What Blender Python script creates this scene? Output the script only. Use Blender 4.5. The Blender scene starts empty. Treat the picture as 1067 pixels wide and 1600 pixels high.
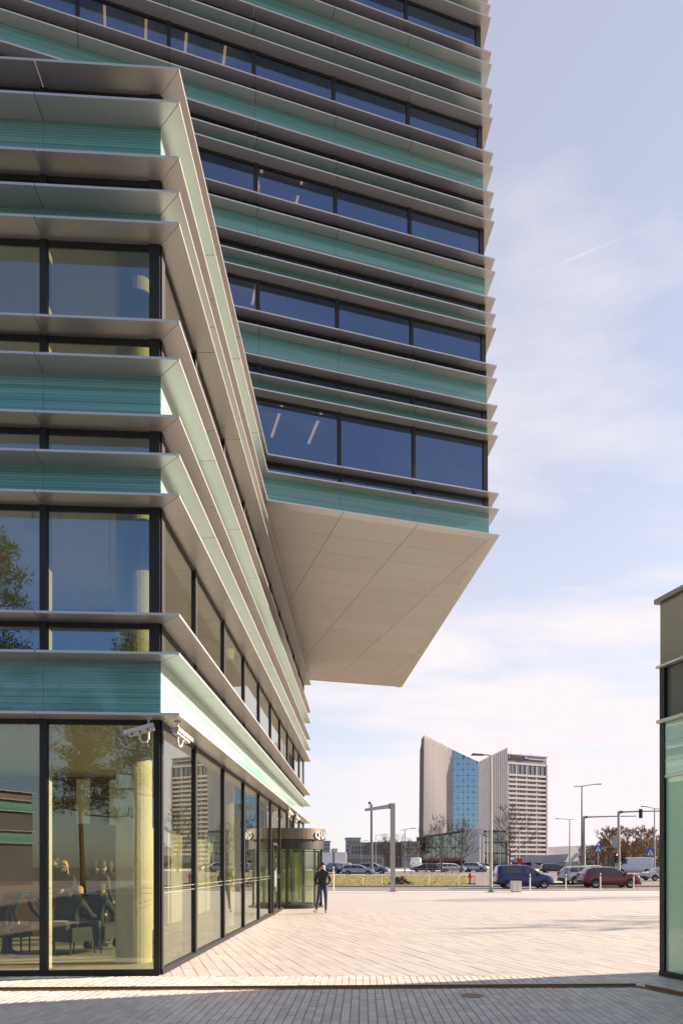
import bpy, bmesh, math, random
from mathutils import Vector, Matrix
R = math.radians
random.seed(7)
SC = bpy.context.scene
COL = SC.collection

# ------------------------------------------------------------------ camera, sky, sun, exposure
EYE, F, CX, HZ = 1.65, 1100.0, 533.5, 1354.0
cam = bpy.data.cameras.new('camera'); camo = bpy.data.objects.new('camera', cam); COL.objects.link(camo)
camo.location = (0, 0, EYE); camo.rotation_euler = (R(90), 0, 0)
cam.sensor_fit = 'HORIZONTAL'; cam.sensor_width = 24.0; cam.lens = 24.0 * F / 1067.0
cam.shift_y = (HZ - 800.0) / 1067.0
cam.clip_start = 0.05; cam.clip_end = 20000
SC.camera = camo
SUN_EL, SUN_AZ = 23.0, 75.0          # azimuth clockwise from +Y
w = bpy.data.worlds.new('World'); SC.world = w; w.use_nodes = True
nt = w.node_tree; nt.nodes.clear()
def wn(t, **k):
    n = nt.nodes.new(t)
    for a, b in k.items(): setattr(n, a, b)
    return n
def wl(a, b): nt.links.new(a, b)
def wmath(op, a, b=None, clamp=False):
    n = wn('ShaderNodeMath', operation=op, use_clamp=clamp)
    for i, v in enumerate((a, b)):
        if v is None: continue
        if isinstance(v, (int, float)): n.inputs[i].default_value = v
        else: wl(v, n.inputs[i])
    return n.outputs[0]
sky = wn('ShaderNodeTexSky', sky_type='NISHITA'); sky.sun_disc = False
sky.sun_elevation = R(SUN_EL); sky.sun_rotation = R(SUN_AZ)
sky.air_density = 1.0; sky.dust_density = 0.7; sky.ozone_density = 3.5
tc = wn('ShaderNodeTexCoord'); sp = wn('ShaderNodeSeparateXYZ'); wl(tc.outputs['Generated'], sp.inputs[0])
zc = wmath('MAXIMUM', sp.outputs[2], 0.0)
den = wmath('ADD', zc, 0.16)
px_ = wmath('DIVIDE', sp.outputs[0], den); py_ = wmath('DIVIDE', sp.outputs[1], den)
cb = wn('ShaderNodeCombineXYZ'); wl(px_, cb.inputs[0]); wl(py_, cb.inputs[1])
mp = wn('ShaderNodeMapping'); wl(cb.outputs[0], mp.inputs[0]); mp.inputs['Rotation'].default_value = (0, 0, R(25)); mp.inputs['Scale'].default_value = (0.75, 1.5, 1)
mp.inputs['Location'].default_value = (3.1, 1.7, 0)
n1 = wn('ShaderNodeTexNoise'); n1.inputs['Scale'].default_value = 1.35; n1.inputs['Detail'].default_value = 9; n1.inputs['Roughness'].default_value = 0.56; n1.inputs['Distortion'].default_value = 0.25
wl(mp.outputs[0], n1.inputs['Vector'])
# thin cloud: dense low in the sky, a faint veil higher up
low = wmath('SUBTRACT', 1.0, wmath('MULTIPLY', zc, 1.25), True)
thr = wmath('SUBTRACT', 0.62, wmath('MULTIPLY', low, 0.33))
mask = wmath('MULTIPLY', wmath('SUBTRACT', n1.outputs[0], thr), 3.4, True)
mask = wmath('ADD', wmath('MULTIPLY', mask, 0.62), wmath('MULTIPLY', wmath('MULTIPLY', low, low), 0.46), True)
# thin ice cloud scatters forwards: it shows more on the sun's side of the sky
vs_ = wn('ShaderNodeVectorMath', operation='DOT_PRODUCT'); wl(tc.outputs['Generated'], vs_.inputs[0]); vs_.inputs[1].default_value = (math.sin(R(SUN_AZ)) * math.cos(R(SUN_EL)), math.cos(R(SUN_AZ)) * math.cos(R(SUN_EL)), math.sin(R(SUN_EL)))
phase = wmath('MULTIPLY', wmath('ADD', vs_.outputs['Value'], 0.22), 1.5, True)
phase = wmath('MULTIPLY', wmath('MULTIPLY', phase, phase), wmath('SUBTRACT', 3.0, wmath('MULTIPLY', phase, 2.0)), True)
mask = wmath('MULTIPLY', wmath('ADD', mask, 0.42, True), wmath('ADD', wmath('MULTIPLY', phase, 0.88), 0.12), True)
# a thin double vapour trail crossing the blue
def dirpx(x, y): return Vector(((x - CX) / F, 1.0, (HZ - y) / F)).normalized()
def trail(ax, ay, bx, by, wid, amp):
    a, b = dirpx(ax, ay), dirpx(bx, by); nrm = a.cross(b).normalized()
    vd = wn('ShaderNodeVectorMath', operation='DOT_PRODUCT'); wl(tc.outputs['Generated'], vd.inputs[0]); vd.inputs[1].default_value = nrm
    band = wmath('SUBTRACT', 1.0, wmath('DIVIDE', wmath('ABSOLUTE', vd.outputs['Value']), wid), True)
    mid = (a + b).normalized(); va = wn('ShaderNodeVectorMath', operation='DOT_PRODUCT'); wl(tc.outputs['Generated'], va.inputs[0]); va.inputs[1].default_value = mid
    ends = wmath('MULTIPLY', wmath('SUBTRACT', va.outputs['Value'], mid.dot(a)), 90, True)
    nn = wn('ShaderNodeTexNoise'); nn.inputs['Scale'].default_value = 38; wl(tc.outputs['Generated'], nn.inputs['Vector'])
    return wmath('MULTIPLY', wmath('MULTIPLY', band, ends), wmath('MULTIPLY', wmath('SUBTRACT', nn.outputs[0], 0.3, True), amp))
mask = wmath('ADD', mask, trail(745, 462, 1100, 320, 0.0016, 0.75), True)
mask = wmath('ADD', mask, trail(745, 467, 1000, 361, 0.0014, 0.6), True)
mx = wn('ShaderNodeMixRGB'); wl(mask, mx.inputs[0]); wl(sky.outputs[0], mx.inputs[1]); mx.inputs[2].default_value = (5.0, 4.66, 4.82, 1)
bg = wn('ShaderNodeBackground'); wl(mx.outputs[0], bg.inputs[0]); bg.inputs[1].default_value = 0.075
wo = wn('ShaderNodeOutputWorld'); wl(bg.outputs[0], wo.inputs[0])

sl = bpy.data.lights.new('sun', 'SUN'); sl.energy = 5.0; sl.angle = R(0.5); sl.color = (1.0, 0.84, 0.68)
so = bpy.data.objects.new('sun', sl); COL.objects.link(so)
sdir = Vector((math.sin(R(SUN_AZ)) * math.cos(R(SUN_EL)), math.cos(R(SUN_AZ)) * math.cos(R(SUN_EL)), math.sin(R(SUN_EL))))
so.rotation_euler = sdir.to_track_quat('Z', 'Y').to_euler(); so.location = sdir * 60
SC.view_settings.view_transform = 'Standard'; SC.view_settings.look = 'None'
SC.view_settings.exposure = 1.42; SC.view_settings.gamma = 1.0
SC.render.engine = 'CYCLES'
cy = SC.cycles
cy.use_denoising = True; cy.max_bounces = 10; cy.diffuse_bounces = 4; cy.glossy_bounces = 5; cy.transmission_bounces = 6
cy.transparent_max_bounces = 24; cy.caustics_reflective = False; cy.caustics_refractive = False; cy.sample_clamp_indirect = 6

# ------------------------------------------------------------------ helpers
class MB:
    def __init__(s): s.v, s.f, s.m = [], [], []
    def face(s, pts, m=0):
        i = len(s.v); s.v.extend(tuple(p) for p in pts); s.f.append(tuple(range(i, i + len(pts)))); s.m.append(m); return s
    def prism(s, poly, z0, z1, m=0):
        a = 0.0
        for i in range(len(poly)):
            p, q = poly[i], poly[(i + 1) % len(poly)]; a += p[0] * q[1] - q[0] * p[1]
        if a < 0: poly = poly[::-1]
        n = len(poly); i = len(s.v)
        s.v += [(p[0], p[1], z0) for p in poly] + [(p[0], p[1], z1) for p in poly]
        s.f.append(tuple(range(i + n - 1, i - 1, -1))); s.f.append(tuple(range(i + n, i + 2 * n)))
        for k in range(n):
            l = (k + 1) % n; s.f.append((i + k, i + l, i + n + l, i + n + k))
        s.m += [m] * (n + 2); return s
    def box(s, x0, x1, y0, y1, z0, z1, m=0):
        return s.prism([(x0, y0), (x1, y0), (x1, y1), (x0, y1)], z0, z1, m)
    def hexa(s, b, t, m=0):            # two quads, bottom & top loops ccw
        i = len(s.v); s.v += [tuple(p) for p in b] + [tuple(p) for p in t]; n = len(b)
        s.f.append(tuple(range(i + n - 1, i - 1, -1))); s.f.append(tuple(range(i + n, i + 2 * n)))
        for k in range(n):
            l = (k + 1) % n; s.f.append((i + k, i + l, i + n + l, i + n + k))
        s.m += [m] * (n + 2); return s
    def tube(s, pts, rad, n=8, m=0, cap=True):
        pts = [Vector(p) for p in pts]
        if not isinstance(rad, (list, tuple)): rad = [rad] * len(pts)
        rings = []; prev = None
        for k, p in enumerate(pts):
            d = (pts[min(k + 1, len(pts) - 1)] - pts[max(k - 1, 0)]).normalized()
            if prev is None:
                up = Vector((0, 0, 1)) if abs(d.z) < 0.9 else Vector((1, 0, 0))
                e1 = d.cross(up).normalized()
            else:
                e1 = (prev - d * prev.dot(d)).normalized()
            prev = e1; e2 = d.cross(e1)
            i = len(s.v)
            s.v += [tuple(p + (e1 * math.cos(2 * math.pi * j / n) + e2 * math.sin(2 * math.pi * j / n)) * rad[k]) for j in range(n)]
            rings.append(i)
        for a, b in zip(rings, rings[1:]):
            for j in range(n):
                l = (j + 1) % n; s.f.append((a + j, a + l, b + l, b + j)); s.m.append(m)
        if cap:
            s.f.append(tuple(rings[0] + j for j in range(n - 1, -1, -1))); s.f.append(tuple(rings[-1] + j for j in range(n))); s.m += [m, m]
        return s
    def lathe(s, prof, c=(0, 0, 0), n=24, a0=0.0, a1=2 * math.pi, m=0, closed=True):
        full = abs(a1 - a0) >= 2 * math.pi - 1e-6; cnt = n if full else n + 1; i = len(s.v)
        for j in range(cnt):
            a = a0 + (a1 - a0) * j / n
            s.v += [(c[0] + r * math.cos(a), c[1] + r * math.sin(a), c[2] + z) for r, z in prof]
        P = len(prof)
        for j in range(n):
            j2 = (j + 1) % cnt
            for k in range(P if closed else P - 1):
                l = (k + 1) % P
                s.f.append((i + j * P + k, i + j2 * P + k, i + j2 * P + l, i + j * P + l)); s.m.append(m)
        return s
    def move(s, d):
        s.v = [(p[0] + d[0], p[1] + d[1], p[2] + d[2]) for p in s.v]; return s
    def xf(s, M):
        s.v = [tuple(M @ Vector(p)) for p in s.v]; return s
    def mesh(s, name, mats, smooth=False):
        me = bpy.data.meshes.new(name); me.from_pydata(s.v, [], s.f)
        for m in (mats if isinstance(mats, (list, tuple)) else [mats]): me.materials.append(m)
        if any(s.m): me.polygons.foreach_set('material_index', s.m)
        if smooth: me.polygons.foreach_set('use_smooth', [True] * len(me.polygons))
        me.update(); return me
def link(name, me, parent=None, world=False):
    o = bpy.data.objects.new(name, me); COL.objects.link(o)
    if parent is not None:
        o.parent = parent
        if world: o.location = -Vector(root_loc(parent))
    return o
def root_loc(o):
    v = Vector(o.location)
    while o.parent: o = o.parent; v = v + Vector(o.location)
    return v
def O(name, mb, mat, parent=None, world=True, smooth=False):
    return link(name, mb.mesh(name, mat, smooth), parent, world and parent is not None)
def tag(o, label, cat, group=None):
    o['label'] = label; o['category'] = cat
    if group: o['group'] = group
    return o
def struct(o): o['kind'] = 'structure'; return o
def stuff(o): o['kind'] = 'stuff'; return o
def thing(name, label, cat, loc=(0, 0, 0), rz=0.0, group=None):
    o = bpy.data.objects.new(name, None); COL.objects.link(o); o.location = loc; o.rotation_euler = (0, 0, rz)
    o.empty_display_size = 0.3
    return tag(o, label, cat, group)
KIDS = {}
def copy_tree(o, loc=None, rz=None, label=None, parent=None):
    c = o.copy(); COL.objects.link(c)
    if parent is not None: c.parent = parent
    if loc is not None: c.location = loc
    if rz is not None: c.rotation_euler = (0, 0, rz)
    if label: c['label'] = label
    for ch in list(o.children): copy_tree(ch, parent=c)
    return c
def P(x, y, Y): return Vector(((x - CX) / F * Y, Y, EYE + (HZ - y) / F * Y))
def gz(Y):   # the street rises a little beyond the plaza
    return min(max(0.0, (Y - 60) * 0.012), 1.1)
def G(x, Y, dz=0.0): return Vector(((x - CX) / F * Y, Y, gz(Y) + dz))
def line_int(p, d, q, e):
    den = d[0] * e[1] - d[1] * e[0]; t = ((q[0] - p[0]) * e[1] - (q[1] - p[1]) * e[0]) / den
    return Vector((p[0] + d[0] * t, p[1] + d[1] * t))
def clip_poly(poly, a, b):      # keep the left side of a->b
    out = []; n = len(poly)
    def side(p): return (b[0] - a[0]) * (p[1] - a[1]) - (b[1] - a[1]) * (p[0] - a[0])
    for i in range(n):
        p, q = poly[i], poly[(i + 1) % n]; sp_, sq = side(p), side(q)
        if sp_ >= 0: out.append(p)
        if (sp_ > 0 > sq) or (sp_ < 0 < sq):
            t = sp_ / (sp_ - sq); out.append((p[0] + (q[0] - p[0]) * t, p[1] + (q[1] - p[1]) * t))
    return out
def clip_conv(poly, conv):      # conv ccw
    for i in range(len(conv)):
        if len(poly) < 3: return []
        poly = clip_poly(poly, conv[i], conv[(i + 1) % len(conv)])
    return poly
def area(p): return 0.5 * sum(p[i][0] * p[(i + 1) % len(p)][1] - p[(i + 1) % len(p)][0] * p[i][1] for i in range(len(p))) if len(p) > 2 else 0

# ------------------------------------------------------------------ materials
class NT:
    def __init__(s, name):
        s.mat = bpy.data.materials.new(name); s.mat.use_nodes = True; s.t = s.mat.node_tree; s.t.nodes.clear()
        s.out = s.n('ShaderNodeOutputMaterial')
    def n(s, t, ins=None, **k):
        x = s.t.nodes.new(t)
        for a, b in k.items(): setattr(x, a, b)
        for a, b in (ins or {}).items():
            if hasattr(b, 'is_linked') or isinstance(b, bpy.types.NodeSocket): s.t.links.new(b, x.inputs[a])
            else: x.inputs[a].default_value = b
        return x
    def math(s, op, a, b=0.0, clamp=False):
        return s.n('ShaderNodeMath', {0: a, 1: b}, operation=op, use_clamp=clamp).outputs[0]
    def mix(s, f, a, b, blend='MIX'):
        c = lambda v: v if isinstance(v, bpy.types.NodeSocket) or len(v) == 4 else (*v, 1)
        return s.n('ShaderNodeMixRGB', {0: f, 1: c(a), 2: c(b)}, blend_type=blend).outputs[0]
    def noise(s, vec, scale, detail=4, rough=0.55):
        return s.n('ShaderNodeTexNoise', {'Vector': vec, 'Scale': scale, 'Detail': detail, 'Roughness': rough}).outputs[0]
    def obj(s): return s.n('ShaderNodeTexCoord').outputs['Object']
    def pos(s): return s.n('ShaderNodeNewGeometry').outputs['Position']
    def done(s, sh): s.t.links.new(sh, s.out.inputs['Surface']); return s.mat
    def bsdf(s, **k):
        return s.n('ShaderNodeBsdfPrincipled', {a.replace('_', ' '): b for a, b in k.items()})
def mat(name, col, rough=0.6, metal=0.0, var=0.12, scale=3.0, bump=0.0, bscale=40, spec=None, coat=0.0):
    m = NT(name); p = m.pos(); n = m.noise(p, scale, 5)
    lo = tuple(c * (1 - var) for c in col); hi = tuple(min(1, c * (1 + var)) for c in col)
    rr = m.math('ADD', m.math('MULTIPLY', m.noise(p, scale * 4 + 1, 3), 0.2), rough - 0.1)
    b = m.bsdf(Base_Color=m.mix(n, lo, hi), Metallic=metal, Roughness=rr)
    if coat: b.inputs['Coat Weight'].default_value = coat; b.inputs['Coat Roughness'].default_value = 0.08
    if bump:
        bn = m.n('ShaderNodeBump', {'Strength': bump, 'Distance': 0.02, 'Height': m.noise(p, bscale, 4)}); m.t.links.new(bn.outputs[0], b.inputs['Normal'])
    return m.done(b.outputs[0])
def paver_mat(name, col, var=0.28):
    m = NT(name); p = m.pos()
    g = m.n('ShaderNodeNewGeometry').outputs['Random Per Island']; oi = m.n('ShaderNodeObjectInfo').outputs['Random']
    rnd = m.n('ShaderNodeTexWhiteNoise', {'W': m.math('ADD', m.math('MULTIPLY', g, 7.31), m.math('MULTIPLY', oi, 3.17))}, noise_dimensions='1D').outputs['Value']
    f = m.math('ADD', m.math('MULTIPLY', rnd, 0.45), m.math('ADD', m.math('MULTIPLY', m.noise(p, 0.35, 4), 0.35), m.math('MULTIPLY', m.noise(p, 60, 3), 0.25)))
    c = m.mix(f, tuple(x * (1 - var) for x in col), tuple(x * (1 + var) for x in col))
    stain = m.math('MULTIPLY', m.math('SUBTRACT', m.noise(p, 1.7, 6, 0.65), 0.58, True), 3.0, True)
    c = m.mix(stain, c, tuple(x * 0.72 for x in col))
    bn = m.n('ShaderNodeBump', {'Strength': 0.35, 'Distance': 0.006, 'Height': m.noise(p, 90, 4)})
    b = m.bsdf(Base_Color=c, Roughness=m.math('ADD', m.math('MULTIPLY', m.noise(p, 5, 3), 0.3), 0.45))
    m.t.links.new(bn.outputs[0], b.inputs['Normal'])
    return m.done(b.outputs[0])
def glass_mat(name, tint, r0, refl=(1, 1, 1), rough=0.0, wob=0.0):
    m = NT(name)
    fac = m.n('ShaderNodeLayerWeight', {'Blend': 0.5}).outputs['Facing']
    f5 = m.math('ADD', m.math('MULTIPLY', m.math('POWER', fac, 4.0), 1 - r0), r0, True)
    tr = m.n('ShaderNodeBsdfTransparent', {'Color': (*tint, 1)})
    gl = m.n('ShaderNodeBsdfGlossy', {'Color': (*refl, 1), 'Roughness': rough})
    if wob:
        bn = m.n('ShaderNodeBump', {'Strength': wob, 'Distance': 0.02, 'Height': m.noise(m.pos(), 0.7, 2)}); m.t.links.new(bn.outputs[0], gl.inputs['Normal'])
    mx = m.n('ShaderNodeMixShader', {0: f5, 1: tr.outputs[0], 2: gl.outputs[0]})
    return m.done(mx.outputs[0])
def emit_mat(name, col, s):
    m = NT(name); return m.done(m.n('ShaderNodeEmission', {'Color': (*col, 1), 'Strength': s}).outputs[0])
def band_glass(name, ca, cb, back=0.0):
    """fritted spandrel glass: fine horizontal printed lines and dots behind a glossy face"""
    m = NT(name); p = m.pos(); s3 = m.n('ShaderNodeSeparateXYZ', {0: p})
    st = m.n('ShaderNodeCombineXYZ', {0: m.math('MULTIPLY', s3.outputs[0], 0.004), 1: m.math('MULTIPLY', s3.outputs[1], 0.004), 2: s3.outputs[2]}).outputs[0]
    l1 = m.math('MULTIPLY', m.math('SUBTRACT', m.noise(st, 16, 3, 0.7), 0.32), 2.8, True)
    l2 = m.math('ADD', m.math('MULTIPLY', m.math('SINE', m.math('MULTIPLY', s3.outputs[2], 145.0)), 0.5), 0.5)
    dots = m.n('ShaderNodeTexVoronoi', {'Vector': p, 'Scale': 42.0}).outputs['Distance']
    f = m.math('ADD', m.math('MULTIPLY', l1, 0.6), m.math('ADD', m.math('MULTIPLY', l2, 0.24), m.math('MULTIPLY', dots, 0.25)), True)
    c = m.mix(f, ca, cb)
    b = m.bsdf(Base_Color=c, Roughness=0.32)
    b.inputs['Coat Weight'].default_value = 0.85; b.inputs['Coat Roughness'].default_value = 0.03; b.inputs['Coat IOR'].default_value = 1.62
    return m.done(b.outputs[0])
M = {}
def fin_mat():
    m = NT('fin_aluminium'); p = m.pos(); n = m.noise(p, 0.8, 4); n2 = m.noise(p, 160, 2)
    c = m.mix(n, (0.545, 0.51, 0.49), (0.62, 0.585, 0.565))
    c = m.mix(m.math('MULTIPLY', m.n('ShaderNodeObjectInfo').outputs['Random'], 0.22), c, (0.42, 0.40, 0.385))
    drip = m.n('ShaderNodeMapping', {0: p, 3: (9.0, 9.0, 0.4)}).outputs[0]
    c = m.mix(m.math('MULTIPLY', m.math('SUBTRACT', m.noise(drip, 1.0, 5, 0.7), 0.55, True), 0.8), c, (0.34, 0.31, 0.28))
    b = m.bsdf(Base_Color=c, Metallic=0.6, Roughness=m.math('ADD', m.math('MULTIPLY', n2, 0.12), 0.30))
    return m.done(b.outputs[0])
M['fin'] = fin_mat()
def soffit_mat():
    m = NT('soffit_panel'); p = m.pos(); r_ = m.n('ShaderNodeObjectInfo').outputs['Random']
    c = m.mix(r_, (0.47, 0.43, 0.40), (0.515, 0.475, 0.445)); c = m.mix(m.math('MULTIPLY', m.noise(p, 1.1, 5, 0.65), 0.35), c, (0.42, 0.375, 0.335))
    return m.done(m.bsdf(Base_Color=c, Metallic=0.15, Roughness=m.math('ADD', m.math('MULTIPLY', r_, 0.12), 0.42)).outputs[0])
M['soffit'] = soffit_mat()
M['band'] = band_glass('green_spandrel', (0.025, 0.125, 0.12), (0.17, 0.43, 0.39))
M['bandsunlit'] = band_glass('sunlit_green_spandrel', (0.14, 0.29, 0.25), (0.42, 0.62, 0.53))  # green glass again, side facade's sunlight put into its paler colours
M['black'] = mat('black_frame', (0.006, 0.0055, 0.006), 0.62)
M['glass'] = glass_mat('tower_glazing', (0.34, 0.40, 0.44), 0.24, (0.37, 0.54, 0.90), 0.0, 0.05)
M['glassy'] = glass_mat('low_glazing', (0.89, 0.89, 0.76), 0.085, (0.95, 0.98, 1.0))
M['glassu'] = glass_mat('upper_glazing', (0.76, 0.75, 0.54), 0.24, (0.50, 0.70, 1.0), 0.0, 0.05)
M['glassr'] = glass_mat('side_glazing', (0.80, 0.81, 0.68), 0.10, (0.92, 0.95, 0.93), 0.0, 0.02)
M['clear'] = glass_mat('clear_glass', (0.86, 0.89, 0.80), 0.06)
M['conc'] = mat('column_concrete', (0.55, 0.53, 0.47), 0.75, 0, 0.14, 2.2, 0.3, 14)
M['alu'] = mat('pale_aluminium', (0.62, 0.62, 0.58), 0.45, 0.2)
M['ceil'] = mat('ceiling_panel', (0.62, 0.60, 0.55), 0.8, 0, 0.04)
M['slab'] = mat('slab_edge', (0.30, 0.29, 0.27), 0.8)
M['ifloor'] = mat('hall_floor', (0.34, 0.33, 0.29), 0.45, 0, 0.1, 1)
M['wood'] = mat('hall_wood', (0.20, 0.12, 0.055), 0.5, 0, 0.25, 2)
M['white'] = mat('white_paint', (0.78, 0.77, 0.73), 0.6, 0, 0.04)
M['dwall'] = mat('dark_room', (0.07, 0.07, 0.072), 0.8)
M['strip'] = emit_mat('strip_light', (1.0, 0.50, 0.22), 1.5)
M['paver'] = paver_mat('plaza_paver', (0.475, 0.425, 0.39), 0.16)
M['brick'] = paver_mat('forecourt_brick', (0.63, 0.545, 0.48))
M['mortar'] = mat('joint_sand', (0.26, 0.23, 0.205), 0.9, 0, 0.3, 8)
M['steel'] = mat('rust_steel', (0.30, 0.16, 0.075), 0.6, 0.2, 0.35, 9)
M['asphalt'] = mat('asphalt', (0.20, 0.165, 0.145), 0.85, 0, 0.25, 0.6, 0.3, 60)
M['land'] = mat('city_ground', (0.17, 0.155, 0.135), 0.9, 0, 0.25, 0.05)
M['kerb'] = mat('kerb_stone', (0.42, 0.39, 0.36), 0.8, 0, 0.15, 2)
M['sidewalk'] = paver_mat('sidewalk', (0.62, 0.57, 0.52), 0.15)
def grass_mat():
    m = NT('winter_grass'); p = m.pos(); n = m.noise(p, 0.6, 6, 0.7); n2 = m.noise(p, 9, 3)
    c = m.mix(n, (0.17, 0.145, 0.022), (0.25, 0.19, 0.032)); c = m.mix(m.math('MULTIPLY', n2, 0.25), c, (0.11, 0.12, 0.022))
    return m.done(m.bsdf(Base_Color=c, Roughness=0.9).outputs[0])
M['grass'] = grass_mat()
# ------------------------------------------------------------------ ground, plaza, road
def sheet(name, ys, xs, mt, dz=0.0):
    mb = MB()
    for a, b in zip(ys, ys[1:]):
        xa0, xa1 = xs(a); xb0, xb1 = xs(b)
        mb.face([(xa0, a, gz(a) + dz), (xa1, a, gz(a) + dz), (xb1, b, gz(b) + dz), (xb0, b, gz(b) + dz)])
    return struct(O(name, mb, mt))
sheet('ground', [-900, -60, 0, 60, 90, 120, 152, 400, 1500, 6000], lambda y: (-5000, 5000), M['land'], -0.16)
YR0, YR1 = 46.2, 58.0
# low block: glass corner, directions
PC = Vector((-2.75, 10.68)); UF = Vector((-1, -0.056)).normalized(); UR = Vector((0.030, 1)).normalized()
NF = Vector((UF.y, -UF.x)) * 1.0
NF = Vector((0.056, -1)).normalized(); NR = Vector((1, -0.030)).normalized()
plaza = MB(); plaza.prism([(-40, -60), (45, -60), (45, 44.0), (-40, 44.0)], -0.15, -0.012)
plaza_o = struct(O('plaza', plaza, M['mortar']))
far = MB(); far.prism([(-40, 26), (45, 26), (45, 43.9), (-40, 43.9)], -0.011, -0.003)
far.prism([(-40, -60), (45, -60), (45, 6.6), (-40, 6.6)], -0.011, -0.003)
far.prism([(8.45, 6.6), (45, 6.6), (45, 10.56), (8.45, 10.56)], -0.011, -0.003)
far.prism([(8.45, 10.561), (45, 10.561), (45, 25.99), (16.5, 25.99)], -0.011, -0.003)
far.prism([(-40, 6.6), (-6.2, 6.6), (-6.2, 10.3), (-40, 10.3)], -0.011, -0.003)
O('paving_field', far, M['paver'], plaza_o)
kb = MB(); kb.prism([(-40, 43.9), (60, 43.9), (60, 45.9), (-40, 45.9)], -0.15, 0.006)
struct(O('sidewalk', kb, M['sidewalk']))
k2 = MB(); k2.prism([(-40, 45.9), (60, 45.9), (60, 46.1), (-40, 46.1)], -0.15, 0.012); struct(O('kerb', k2, M['kerb']))
rd = MB(); rd.prism([(-120, 46.1), (220, 46.1), (220, 58.6), (-120, 58.6)], -0.15, -0.10)
road = struct(O('road', rd, M['asphalt']))
for i, (x0, x1) in enumerate([(-20 + 6 * k, -17 + 6 * k) for k in range(14)]):
    m = MB(); m.box(x0, x1, 51.9, 52.05, -0.099, -0.094); O('lane_marking', m, M['white'], road)
k3 = MB(); k3.prism([(-120, 58.6), (220, 58.6), (220, 58.85), (-120, 58.85)], -0.15, 0.03); struct(O('kerb', k3, M['kerb']))

# drain slot that crosses the forecourt and turns at the right
DA, DB, DC = Vector((-7.2, 9.21)), Vector((4.06, 9.60)), Vector((5.3, 6.4))
dr = thing('slot_drain', 'rusty steel slot drain running across the paving in front of the glass corner', 'drain', (0, 9.4, 0))
def strip(p, q, off, wid, z0, z1, nm, mt):
    d = (q - p).normalized(); n = Vector((-d.y, d.x)); a = p + n * off; b = q + n * off
    O(nm, MB().prism([tuple(a), tuple(b), tuple(b + n * wid), tuple(a + n * wid)], z0, z1), mt, dr)
strip(DA, DB, -0.005, 0.10, -0.0115, -0.006, 'channel', M['black']); strip(DA, DB, -0.02, 0.015, -0.011, 0.012, 'edge', M['steel']); strip(DA, DB, 0.10, 0.02, -0.011, 0.03, 'edge', M['steel'])
strip(DB, DC, -0.005, 0.10, -0.0105, -0.007, 'channel', M['black']); strip(DB, DC, 0.10, 0.02, -0.0112, 0.03, 'edge', M['steel']); strip(DB, DC, -0.02, 0.015, -0.0109, 0.012, 'edge', M['steel'])

def chip(poly, z0, z1, bev=0.006):
    """one paver: top with a small chamfer"""
    c = Vector((sum(p[0] for p in poly) / len(poly), sum(p[1] for p in poly) / len(poly)))
    mb = MB(); n = len(poly); ins = []
    for p in poly:
        d = Vector(p) - c; l = d.length; ins.append(tuple(c + d * max(0.2, (l - bev * 1.4) / l)) if l > 0.02 else p)
    i0 = 0
    mb.v = [(p[0], p[1], z0) for p in poly] + [(p[0], p[1], z1 - bev * 0.6) for p in poly] + [(p[0], p[1], z1) for p in ins]
    for k in range(n):
        l = (k + 1) % n
        mb.f.append((k, l, n + l, n + k)); mb.f.append((n + k, n + l, 2 * n + l, 2 * n + k))
    mb.f.append(tuple(range(2 * n, 3 * n))); mb.m = [0] * (2 * n + 1)
    return mb
def field(origin, u, wid, lens, region, gap, seed, excl=None):
    """rows of pavers along u inside a convex ccw region; returns list of polygons"""
    rnd = random.Random(seed); u = Vector(u).normalized(); v = Vector((u.y, -u.x)); out = []
    us = [(Vector(p) - origin).dot(u) for p in region]; vs = [(Vector(p) - origin).dot(v) for p in region]
    k = math.floor(min(vs) / wid)
    while k * wid < max(vs):
        s = min(us) - rnd.random() * max(lens)
        while s < max(us):
            L = rnd.choice(lens)
            c = [(s + gap, k * wid + gap), (s + L - gap, k * wid + gap), (s + L - gap, (k + 1) * wid - gap), (s + gap, (k + 1) * wid - gap)]
            poly = [tuple(origin + u * a + v * b) for a, b in c]
            if area(poly) < 0: poly = poly[::-1]
            poly = clip_conv(poly, region)
            if len(poly) > 2 and area(poly) > wid * wid * 0.12: out.append(poly)
            s += L
        k += 1
    return out
def lay(polys, mt, parent, name, nsingle):
    rnd = random.Random(5)
    def key(p):
        cx_ = sum(q[0] for q in p) / len(p); cyy = sum(q[1] for q in p) / len(p)
        vis = abs(cx_) < 0.49 * cyy and cyy > 7.3
        return (0 if vis else 1, cyy)
    polys = sorted(polys, key=key)
    rest = MB()
    for i, p in enumerate(polys):
        z1 = rnd.uniform(-0.0025, 0.0025); mb = chip(p, -0.02, z1)
        if i < nsingle: O(name, mb, mt, parent)
        else:
            o = len(rest.v); rest.v += mb.v; rest.f += [tuple(a + o for a in f) for f in mb.f]; rest.m += mb.m
    if rest.v: stuff(O(name, rest, mt, parent))
off = Vector((0.0, -0.02))
front = [(-6.2, 6.6), (5.2, 6.6), tuple(DB + Vector((-0.03, -0.03))), (-6.2, 9.21)]
front = [(-6.2, 6.6), (5.15, 6.6), (4.02, 9.57), (-6.2, 9.215)]
lay(field(Vector((0, 8)), (0.03, 1), 0.10, (0.2, 0.2, 0.3), front, 0.0045, 1), M['brick'], plaza_o, 'brick_paver', 150)
mid = [(-6.2, 9.36), (4.10, 9.725), (5.30, 6.6), (8.4, 6.6), (8.4, 10.55), (-6.2, 10.55)]
midA = [(-6.2, 9.365), (4.13, 9.725), (4.13, 10.55), (-6.2, 10.55)]
midB = [(4.135, 9.70), (5.33, 6.6), (8.4, 6.6), (8.4, 10.55), (4.135, 10.55)]
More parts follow.
